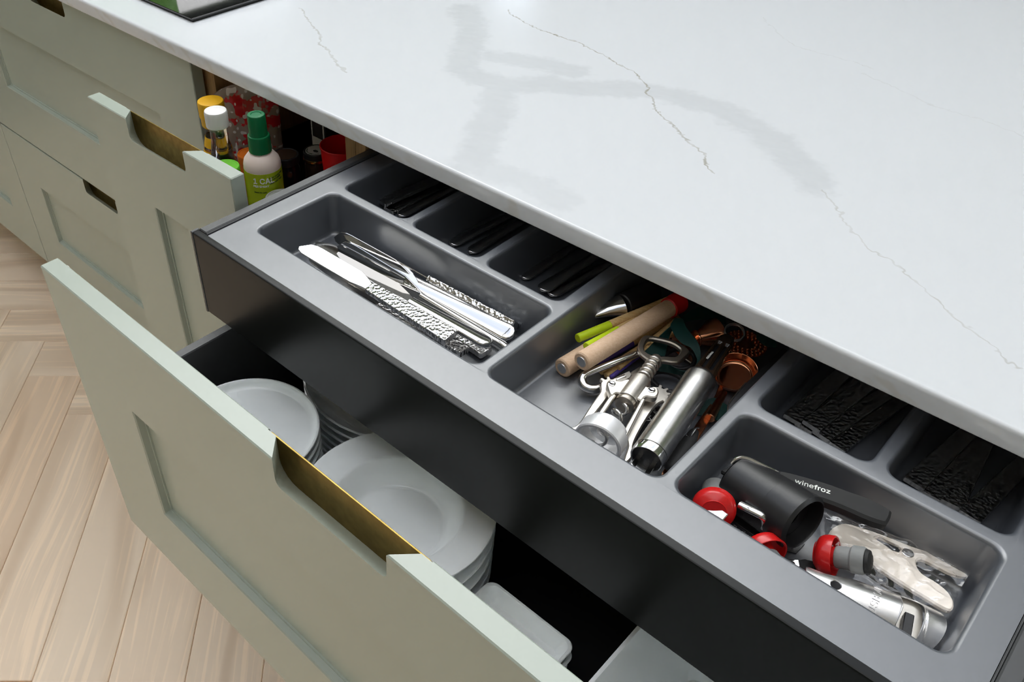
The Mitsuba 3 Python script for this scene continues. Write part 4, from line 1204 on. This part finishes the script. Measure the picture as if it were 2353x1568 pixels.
# copper jigger and strainer in the shadow
jg_ = thing('jigger', 'copper double ended measuring jigger behind the green ribbon', 'jigger')
ja, jb = np.array((0.4562,0.0236,0.8100)), np.array((0.4758,0.0615,0.8140))
JL = dist(ja, jb)
part(jg_, 'cups', turned(ja, jb, [(0.0125, 0), (0.0135, 0), (0.0132, 0.004), (0.0058, JL * 0.44), (0.0066, JL * 0.47), (0.0058, JL * 0.50), (0.0140, JL - 0.004), (0.0144, JL), (0.0134, JL), (0.0050, JL * 0.53), (0, JL * 0.52), (0, JL * 0.42), (0.0050, JL * 0.40), (0.0125, 0.002)], 40), 'mat_copper', 40)
part(jg_, 'waist_ring', turned(ja + (jb - ja) * 0.43, ja + (jb - ja) * 0.52, [(0.006, 0), (0.0080, 0.001), (0.0084, JL * 0.045), (0.0080, JL * 0.09 - 0.001), (0.006, JL * 0.09)], 32), 'mat_copper', 40)
wh = thing('strainer', 'dark copper strainer disc ringed with little beads, in the shadow at the back', 'strainer')
wc = np.array((0.4999,0.0748,0.8060))
part(wh, 'disc', stand(wc[0], wc[1], wc[2] - 0.001, [(0, 0), (0.0190, 0), (0.0198, 0.0006), (0.0198, 0.0014), (0, 0.0014)], 40), 'mat_copper', 40)
bd = trimesh.creation.icosphere(1, 0.00125)
beads = [move(bd, wc[0] + r * math.cos(t), wc[1] + r * math.sin(t), wc[2] + 0.0012) for r, n in ((0.0180, 26), (0.0140, 20), (0.0100, 14)) for t in np.arange(n) * 2 * np.pi / n]
k_ = part(wh, 'beads', cat(*beads), 'mat_copper', 40)
labels[k_] = {'label': 'rows of little copper beads', 'kind': 'stuff'}

# green ribbon
rb = thing('ribbon', 'dark green grosgrain ribbon looped between the corkscrew and the steel gadget', 'ribbon')
A1, A2 = 0.8310, 0.8190
segs = [([(0.4438,0.0323,0.8300), (0.4467,0.0193,0.8310), (0.4511,0.0140,0.8310), (0.4592,0.0082,0.8300), (0.4675,0.0065,0.8280), (0.4758,0.0085,0.8260), (0.4853,0.0039,0.8220), (0.4880,-0.0013,0.8190)],
         [(0.4498,0.0351,0.8310), (0.4542,0.0295,0.8330), (0.4602,0.0236,0.8330), (0.4678,0.0194,0.8320), (0.4757,0.0168,0.8300), (0.4820,0.0130,0.8270), (0.4866,0.0077,0.8230), (0.4906,-0.0005,0.8180)]),
        ([(0.4896,-0.0022,0.8190), (0.4866,-0.0094,0.8170), (0.4798,-0.0137,0.8160), (0.4679,-0.0129,0.8150), (0.4615,-0.0155,0.8150), (0.4528,-0.0144,0.8130)], [(0.4914,-0.0022,0.8170), (0.4870,-0.0079,0.8120), (0.4811,-0.0118,0.8100), (0.4719,-0.0156,0.8090), (0.4627,-0.0213,0.8090), (0.4543,-0.0238,0.8080)]),
        ([(0.4414,-0.0152,0.8140), (0.4423,-0.0062,0.8160), (0.4431,0.0011,0.8190), (0.4441,0.0115,0.8230), (0.4468,0.0192,0.8290)], [(0.4576,-0.0013,0.8110), (0.4547,0.0057,0.8130), (0.4507,0.0137,0.8170), (0.4488,0.0195,0.8220), (0.4501,0.0215,0.8290)]),
        ([(0.4476,0.0329,0.8300), (0.4479,0.0565,0.8290), (0.4537,0.0762,0.8260), (0.4674,0.0864,0.8230)], [(0.4527,0.0341,0.8290), (0.4564,0.0520,0.8240), (0.4639,0.0646,0.8210), (0.4772,0.0735,0.8180)]),
        ([(0.5118,-0.0266,0.8060), (0.5173,-0.0163,0.8080), (0.5259,-0.0170,0.8090), (0.5340,-0.0211,0.8120)], [(0.5159,-0.0413,0.8030), (0.5249,-0.0347,0.8030), (0.5344,-0.0369,0.8060), (0.5373,-0.0307,0.8100)]),
        ([(0.4971,0.0931,0.8180), (0.5070,0.0900,0.8200), (0.5183,0.0892,0.8200)], [(0.5061,0.0818,0.8120), (0.5172,0.0773,0.8120), (0.5272,0.0794,0.8140)])]
for L_, R2 in segs:
    part(rb, 'loop', strip(L_, R2, 0.0008, 8), 'mat_ribbon', 30)

# black things lying on the compartment's floor
bcard = thing('black_card', 'black printed card under the right wing of the corkscrew', 'card')
part(bcard, 'card', plate([(0.4859,-0.1056,0.7988), (0.4757,-0.0556,0.7988), (0.4765,-0.0469,0.7988), (0.4915,-0.0509,0.7988), (0.5026,-0.1034,0.7988), (0.5011,-0.1090,0.7988)], 0.0012, 0.0002), 'mat_black', 30)
part(bcard, 'print', lettering('ALO', 0.0085, frame(np.array((0.4926,-0.0684,0.7990)), np.array((0.4806,-0.0627,0.7990))), False, 0.0002), 'mat_print_white', False)
part(bcard, 'small_print', lettering('my', 0.0036, frame(np.array((0.4892,-0.0581,0.7990)), np.array((0.4815,-0.0564,0.7990))), True, 0.0002), 'mat_print_white', False)
sx_ = thing('scissors', 'black kitchen scissors under the ribbon, only their ring handles showing', 'scissors')
part(sx_, 'ring_handle', tube(spline([(0.4658,-0.0284,0.8010), (0.4619,-0.0271,0.8020), (0.4593,-0.0212,0.8030), (0.4628,-0.0151,0.8040), (0.4708,-0.0105,0.8045), (0.4802,-0.0096,0.8045), (0.4866,-0.0141,0.8040), (0.4876,-0.0224,0.8020), (0.4797,-0.0311,0.8010)], 6, True), 0.0022, 10, True), 'mat_black', 40)
part(sx_, 'ring_handle', tube(spline([(0.4616,-0.0050,0.8060), (0.4568,-0.0017,0.8075), (0.4555,0.0068,0.8090), (0.4599,0.0174,0.8100), (0.4698,0.0226,0.8100), (0.4780,0.0184,0.8090), (0.4808,0.0081,0.8075), (0.4740,-0.0013,0.8060)], 6, True), 0.0022, 10, True), 'mat_black', 40)
part(sx_, 'blade', plate([(0.4624,0.0190,0.8040), (0.4638,0.0338,0.8040), (0.4792,0.0224,0.8040), (0.4797,0.0160,0.8040)], 0.0016), 'mat_bronze', 30)
spat = thing('spatula', 'flat black spatula with a thin steel edge along the right wall of the compartment', 'spatula')
sq = [(0.5433,-0.0527,0.8330), (0.5392,-0.0423,0.8330), (0.5373,-0.0278,0.8330), (0.5365,-0.0073,0.8330), (0.5372,0.0266,0.8330), (0.5377,0.0586,0.8330), (0.5427,0.0584,0.8330), (0.5432,0.0228,0.8330), (0.5436,-0.0171,0.8330), (0.5441,-0.0447,0.8330)]
part(spat, 'blade', plate(sq, 0.0016, 0.0003), 'mat_black', 30)
part(spat, 'edge', tube(spline([(0.5440,-0.0543,0.8336), (0.5391,-0.0432,0.8336), (0.5373,-0.0280,0.8336), (0.5364,-0.0083,0.8336)], 5), 0.0006, 6), 'mat_chrome', 40, label='thin steel edge')

# ------------------------------------------------------------------ the front right compartment
# black cylindrical stopper
bs = thing('pump_cylinder', 'black plastic wine pump cylinder with a chrome lever, in the front right compartment', 'wine pump')
pa, pb_ = np.array((0.5810,-0.1026,0.8208)), np.array((0.6386,-0.1179,0.8330))
PLn = dist(pa, pb_)
part(bs, 'cylinder', turned(pa, pb_, [(0, 0), (0.0190, 0), (0.0218, 0.0022), (0.0223, 0.005), (0.0225, PLn * 0.62), (0.0229, PLn * 0.625), (0.0231, PLn * 0.94), (0.0226, PLn), (0.0198, PLn + 0.0022), (0.0190, PLn + 0.0004), (0.0186, PLn - 0.022), (0, PLn - 0.0225)], 56), 'mat_black', 40)
pdr = (pb_ - pa) / PLn
part(bs, 'inner_ring', turned(pb_ - pdr * 0.012, pb_ - pdr * 0.009, [(0.0080, 0), (0.0182, 0), (0.0182, 0.003), (0.0080, 0.003), (0.0080, 0)], 40), 'mat_black_gloss', 40)
part(bs, 'end_tab', put(cbox(-0.012, 0.004, -0.004, 0.010, 0.000, 0.004, 0.0012), frame(pa, pb_)), 'mat_black', 30)
lv = spline([(0.5980,-0.1337,0.8330), (0.6040,-0.1346,0.8345), (0.6113,-0.1347,0.8355), (0.6159,-0.1341,0.8350), (0.6176,-0.1331,0.8310), (0.6189,-0.1327,0.8240)], 6)
part(bs, 'lever', tube(lv, 0.0034, 14, flat=0.8), 'mat_chrome', 40, label='chrome lever')

# waiter's corkscrew
wf = thing('waiter_corkscrew', 'black handled folding corkscrew with white lettering, on top along the rear wall', 'corkscrew')
VZ = 0.8440
hb = [(0.6068,-0.1026,0.8440), (0.6048,-0.0950,0.8440), (0.6061,-0.0913,0.8440), (0.6178,-0.0858,0.8440), (0.6355,-0.0791,0.8440), (0.6517,-0.0749,0.8440), (0.6660,-0.0711,0.8440), (0.6789,-0.0713,0.8440), (0.6815,-0.0749,0.8440), (0.6827,-0.0835,0.8440), (0.6811,-0.0878,0.8440), (0.6697,-0.0915,0.8440), (0.6535,-0.0941,0.8440), (0.6377,-0.0984,0.8440), (0.6221,-0.1040,0.8440), (0.6102,-0.1052,0.8440)]
part(wf, 'handle', flat(spline(xy(hb), 4, True), VZ - 0.0095, VZ, 0.0020), 'mat_rubber', 40)
tf1, tf2 = np.array((0.6187,-0.0969,0.8440)), np.array((0.6417,-0.0893,0.8440))
fr = frame(tf1, tf2)
fr[2, 3] += 0.0001
WW = float(meshkit.text_mesh('wine', 0.0044).vertices[:, 0].max())
part(wf, 'lettering', cat(lettering('wine', 0.0044, fr), move(lettering('froz', 0.0044, fr, True), *(fr[:3, 0] * (WW + 0.0003)))), 'mat_print_white', False, label='white printed lettering')
lvp = spline([(0.6059,-0.0926,0.8400), (0.5996,-0.0952,0.8420), (0.5915,-0.0971,0.8430), (0.5837,-0.0979,0.8430), (0.5781,-0.0996,0.8420), (0.5756,-0.1027,0.8400), (0.5749,-0.1047,0.8370)], 6)
part(wf, 'lever', tube(lvp, 0.0016, 10, flat=1.3), 'mat_chrome', 40, label='bright steel lever')
part(wf, 'screw_arm', tube(spline([(0.6055,-0.0936,0.8385), (0.5960,-0.0969,0.8395), (0.5852,-0.0988,0.8395)], 5), 0.0014, 8), 'mat_chrome', 40)


def stopper(p_disc, p_plug, label, rd=0.0158):
    """Red cupped disc at p_disc, grey rubber plug pointing to p_plug."""
    t = thing('bottle_stopper', label, 'bottle stopper', 'red bottle stoppers')
    L = dist(p_disc, p_plug)
    part(t, 'cap', turned(p_disc, p_plug, [(0, -0.0044), (rd * 0.55, -0.0040), (rd * 0.56, -0.0044), (rd * 0.60, -0.0044), (rd * 0.61, -0.0038), (rd * 0.88, -0.0016), (rd * 0.97, 0.0006), (rd, 0.0030), (rd, 0.0080), (rd * 0.97, 0.0086), (rd * 0.91, 0.0082), (rd * 0.86, 0.0030), (rd * 0.48, 0.0022), (rd * 0.45, 0.0086), (0, 0.0086)], 48), 'mat_red', 40)
    part(t, 'plug', turned(p_disc, p_plug, [(0, 0.0088), (0.0074, 0.0088), (0.0080, 0.0098), (0.0083, 0.0185), (0.0092, 0.0192), (0.0100, 0.0200), (0.0100, L - 0.0030), (0.0092, L - 0.0016), (0, L - 0.0012)], 32), 'mat_grey_rubber', 40, label='grey rubber plug')
    part(t, 'plug_end', turned(p_disc, p_plug, [(0, L - 0.0011), (0.0086, L - 0.0011), (0.0080, L + 0.0010), (0.0050, L + 0.0022), (0, L + 0.0026)], 28), 'mat_rubber', 40)
    return t


s_a = stopper((0.5860,-0.1491,0.8290), (0.5707,-0.1100,0.8090), 'red bottle stopper left of the black cylinder, its grey plug pointing to the wall')
s_b = stopper((0.6247,-0.1439,0.8160), (0.6431,-0.1572,0.8190), 'red bottle stopper in front of the black cylinder, half hidden by the rim')
s_c = stopper((0.6595,-0.1172,0.8145), (0.6859,-0.1119,0.8270), 'red bottle stopper lying on its side, its grey plug pointing right', 0.0150)
tb = frame(np.array((0.5881,-0.1527,0.8300)), np.array((0.5953,-0.1535,0.8300)), (0.0, -0.5, 1.0))
part(s_a, 'lever', put(cbox(-0.007, 0.008, -0.0060, 0.0060, 0.0000, 0.0020, 0.0006), tb), 'mat_chrome', 30, label='steel lever')

# black leaflet and foil cutter on the floor
lf = thing('leaflet', 'black leaflet with pale lettering on the floor of the front right compartment', 'leaflet')
part(lf, 'sheet', plate([(0.5853,-0.1195,0.7986), (0.6013,-0.1007,0.7986), (0.6446,-0.1020,0.7986), (0.6439,-0.1150,0.7986), (0.6234,-0.1229,0.7986)], 0.0010, 0.0002), 'mat_rail', 30)
part(lf, 'lettering', lettering('Bedunque', 0.0042, frame(np.array((0.5969,-0.1279,0.7988)), np.array((0.6104,-0.1280,0.7988)), (0, 0, 1)), False, 0.0002), 'mat_print_white', False)
fc = thing('foil_cutter', 'small steel foil cutter in a ribbed black case, beside the steel bottle opener', 'foil cutter')
part(fc, 'case', plate([(0.6447,-0.1421,0.8050), (0.6436,-0.1315,0.8050), (0.6512,-0.1207,0.8050), (0.6598,-0.1165,0.8050), (0.6616,-0.1275,0.8050)], 0.0070, 0.0010), 'mat_rubber', 30)
part(fc, 'plate', plate([(0.6430,-0.1366,0.8085), (0.6438,-0.1321,0.8085), (0.6486,-0.1284,0.8085), (0.6519,-0.1331,0.8085), (0.6497,-0.1375,0.8085)], 0.0016, 0.0003, [ring_pts(*np.array((0.6464,-0.1348,0.8085))[:2], 0.0022)]), 'mat_chrome', 30)

# bagged opener
bo = thing('bagged_corkscrew', 'cream metal two lever corkscrew sealed in a clear plastic bag, at the right end', 'corkscrew')
OZ = 0.8120
body = [(0.6584,-0.0966,0.8120), (0.6544,-0.0927,0.8120), (0.6549,-0.0826,0.8120), (0.6595,-0.0740,0.8120), (0.6707,-0.0692,0.8120), (0.6865,-0.0644,0.8120), (0.7025,-0.0608,0.8120), (0.7175,-0.0557,0.8120), (0.7321,-0.0499,0.8120), (0.7420,-0.0459,0.8120), (0.7439,-0.0508,0.8120), (0.7414,-0.0595,0.8120), (0.7327,-0.0650,0.8120), (0.7212,-0.0660,0.8120), (0.7120,-0.0676,0.8120), (0.7108,-0.0741,0.8120), (0.7165,-0.0799,0.8120), (0.7263,-0.0805,0.8120), (0.7353,-0.0828,0.8120), (0.7416,-0.0894,0.8120), (0.7429,-0.0967,0.8120), (0.7382,-0.0995,0.8120), (0.7265,-0.0993,0.8120), (0.7122,-0.0990,0.8120), (0.6965,-0.0977,0.8120), (0.6785,-0.0959,0.8120)]
slot = [(0.6807,-0.0723,0.8120), (0.6823,-0.0685,0.8120), (0.6960,-0.0661,0.8120), (0.6989,-0.0687,0.8120), (0.6980,-0.0728,0.8120), (0.6942,-0.0744,0.8120)]
part(bo, 'body', flat(spline(xy(body), 4, True), OZ - 0.0050, OZ, 0.0012, [xy(slot)]), 'mat_cream', 40)
rv = np.array((0.7031,-0.0700,0.8120))
part(bo, 'rivet', stand(rv[0], rv[1], OZ - 0.0002, [(0, 0), (0.0040, 0), (0.0040, 0.0006), (0.0028, 0.0010), (0.0012, 0.0007), (0, 0.0007)], 24), 'mat_chrome', 40)
part(bo, 'clip', plate([(0.6672,-0.0975,0.8095), (0.6654,-0.0887,0.8095), (0.6763,-0.0884,0.8095), (0.6818,-0.0901,0.8095)], 0.0050), 'mat_rubber', 30)
A_, B_, C_, D_ = np.array((0.6414,-0.0797,0.8210)), np.array((0.7481,-0.0555,0.8190)), np.array((0.7463,-0.1100,0.8160)), np.array((0.6634,-0.1227,0.8170))
rows = []
NB = 44
for i in range(NB + 1):
    s = i / NB
    row = []
    for j in range(NB + 1):
        t = j / NB
        q = A_ * (1 - s) * (1 - t) + B_ * s * (1 - t) + C_ * s * t + D_ * (1 - s) * t
        e = math.sin(math.pi * s) ** 0.5 * math.sin(math.pi * t) ** 0.5
        cr = meshkit.fbm(np.array([[s * 9.0, t * 5.0, 1.0]]), 3, 9)[0] - 0.45
        f2 = abs(meshkit.noise(np.array([[s * 6.0 + t * 3, t * 7.0 - s * 3, 5.0]]), 3)[0] - 0.5)
        q = q + np.array([0, 0, 0.0040 * e + 0.0070 * cr * (0.35 + e) - 0.0090 * min(f2, 0.25)])
        row.append((min(q[0], 0.7405), min(max(q[1], -0.1600), -0.0640), max(q[2], 0.8134)))
    rows.append(row)
low = [[(x, y, z if i in (0, NB) or j in (0, NB) else 0.8042) for j, (x, y, z) in enumerate(r)] for i, r in enumerate(rows)]
up_, dn_ = sheet(rows), sheet(low)
if up_.face_normals[:, 2].mean() < 0:
    up_.invert()
if dn_.face_normals[:, 2].mean() > 0:
    dn_.invert()
up_ = cat(up_, dn_)
up_.merge_vertices()
part(bo, 'bag', up_, 'mat_film', 50, label='clear crinkled plastic bag')

# steel bottle opener
op = thing('steel_opener', 'curved satin steel bottle opener with a round hole, along the front right rim', 'bottle opener')
QZ = 0.8250
o_out = [(0.6592,-0.1501,0.8250), (0.6564,-0.1433,0.8250), (0.6613,-0.1415,0.8250), (0.6691,-0.1394,0.8250), (0.6762,-0.1344,0.8250), (0.6796,-0.1295,0.8250), (0.6803,-0.1247,0.8250), (0.6834,-0.1211,0.8250), (0.6912,-0.1195,0.8250), (0.7047,-0.1157,0.8250), (0.7173,-0.1105,0.8250), (0.7286,-0.1061,0.8250), (0.7361,-0.1073,0.8250), (0.7417,-0.1140,0.8250), (0.7450,-0.1236,0.8250), (0.7455,-0.1329,0.8250), (0.7429,-0.1426,0.8250), (0.7369,-0.1485,0.8250), (0.7249,-0.1533,0.8250), (0.7063,-0.1564,0.8250), (0.6863,-0.1576,0.8250), (0.6676,-0.1567,0.8250)]
o_out = spline(xy(o_out), 4, True)
win = spline(xy([(0.7133,-0.1175,0.8250), (0.7160,-0.1147,0.8250), (0.7243,-0.1123,0.8250), (0.7283,-0.1179,0.8250), (0.7322,-0.1326,0.8250), (0.7334,-0.1449,0.8250), (0.7273,-0.1465,0.8250), (0.7204,-0.1443,0.8250), (0.7178,-0.1302,0.8250)]), 4, True)
hol = np.array((0.6779,-0.1446,0.8250))
opm = flat(o_out, QZ - 0.0013, QZ, 0.0004, [ccw(win), ring_pts(hol[0], hol[1], 0.0034)])
opm = opm.subdivide_to_size(0.005)
P0, P1 = np.array((0.6635,-0.1479,0.8250))[:2], np.array((0.7398,-0.1219,0.8250))[:2]
axd = (P1 - P0) / np.linalg.norm(P1 - P0)
nd = np.array([-axd[1], axd[0]])


def bend(v):
    v = v.copy()
    d = (v[:, :2] - P0) @ nd
    s = (v[:, :2] - P0) @ axd
    v[:, 2] -= 34.0 * d ** 2 + 0.004 * np.clip((s - 0.062) / 0.024, 0, 1.3) ** 2
    return v


opm.vertices = bend(opm.vertices)
opm.merge_vertices()
part(op, 'body', opm, 'mat_brushed', 40)
dk = flat(inset(ccw(win), -0.002), QZ - 0.0120, QZ - 0.0112, 0.0002)
part(op, 'inner_plate', dk, 'mat_satin', 30)
part(op, 'inner_bar', put(cbox(-0.012, 0.012, -0.005, 0.001, -0.0105, -0.0040, 0.0006), frame(np.array((0.7238,-0.1400,0.8250)), np.array((0.7184,-0.1181,0.8250)))), 'mat_black', 30)
lt = lettering('AUSBOURNE', 0.0050, frame(np.array((0.7073,-0.1518,0.8250)), np.array((0.7029,-0.1262,0.8250))), False, 0.0005)
lt.vertices = bend(lt.vertices)
part(op, 'lettering', lt, 'mat_brushed', False, label='raised lettering')
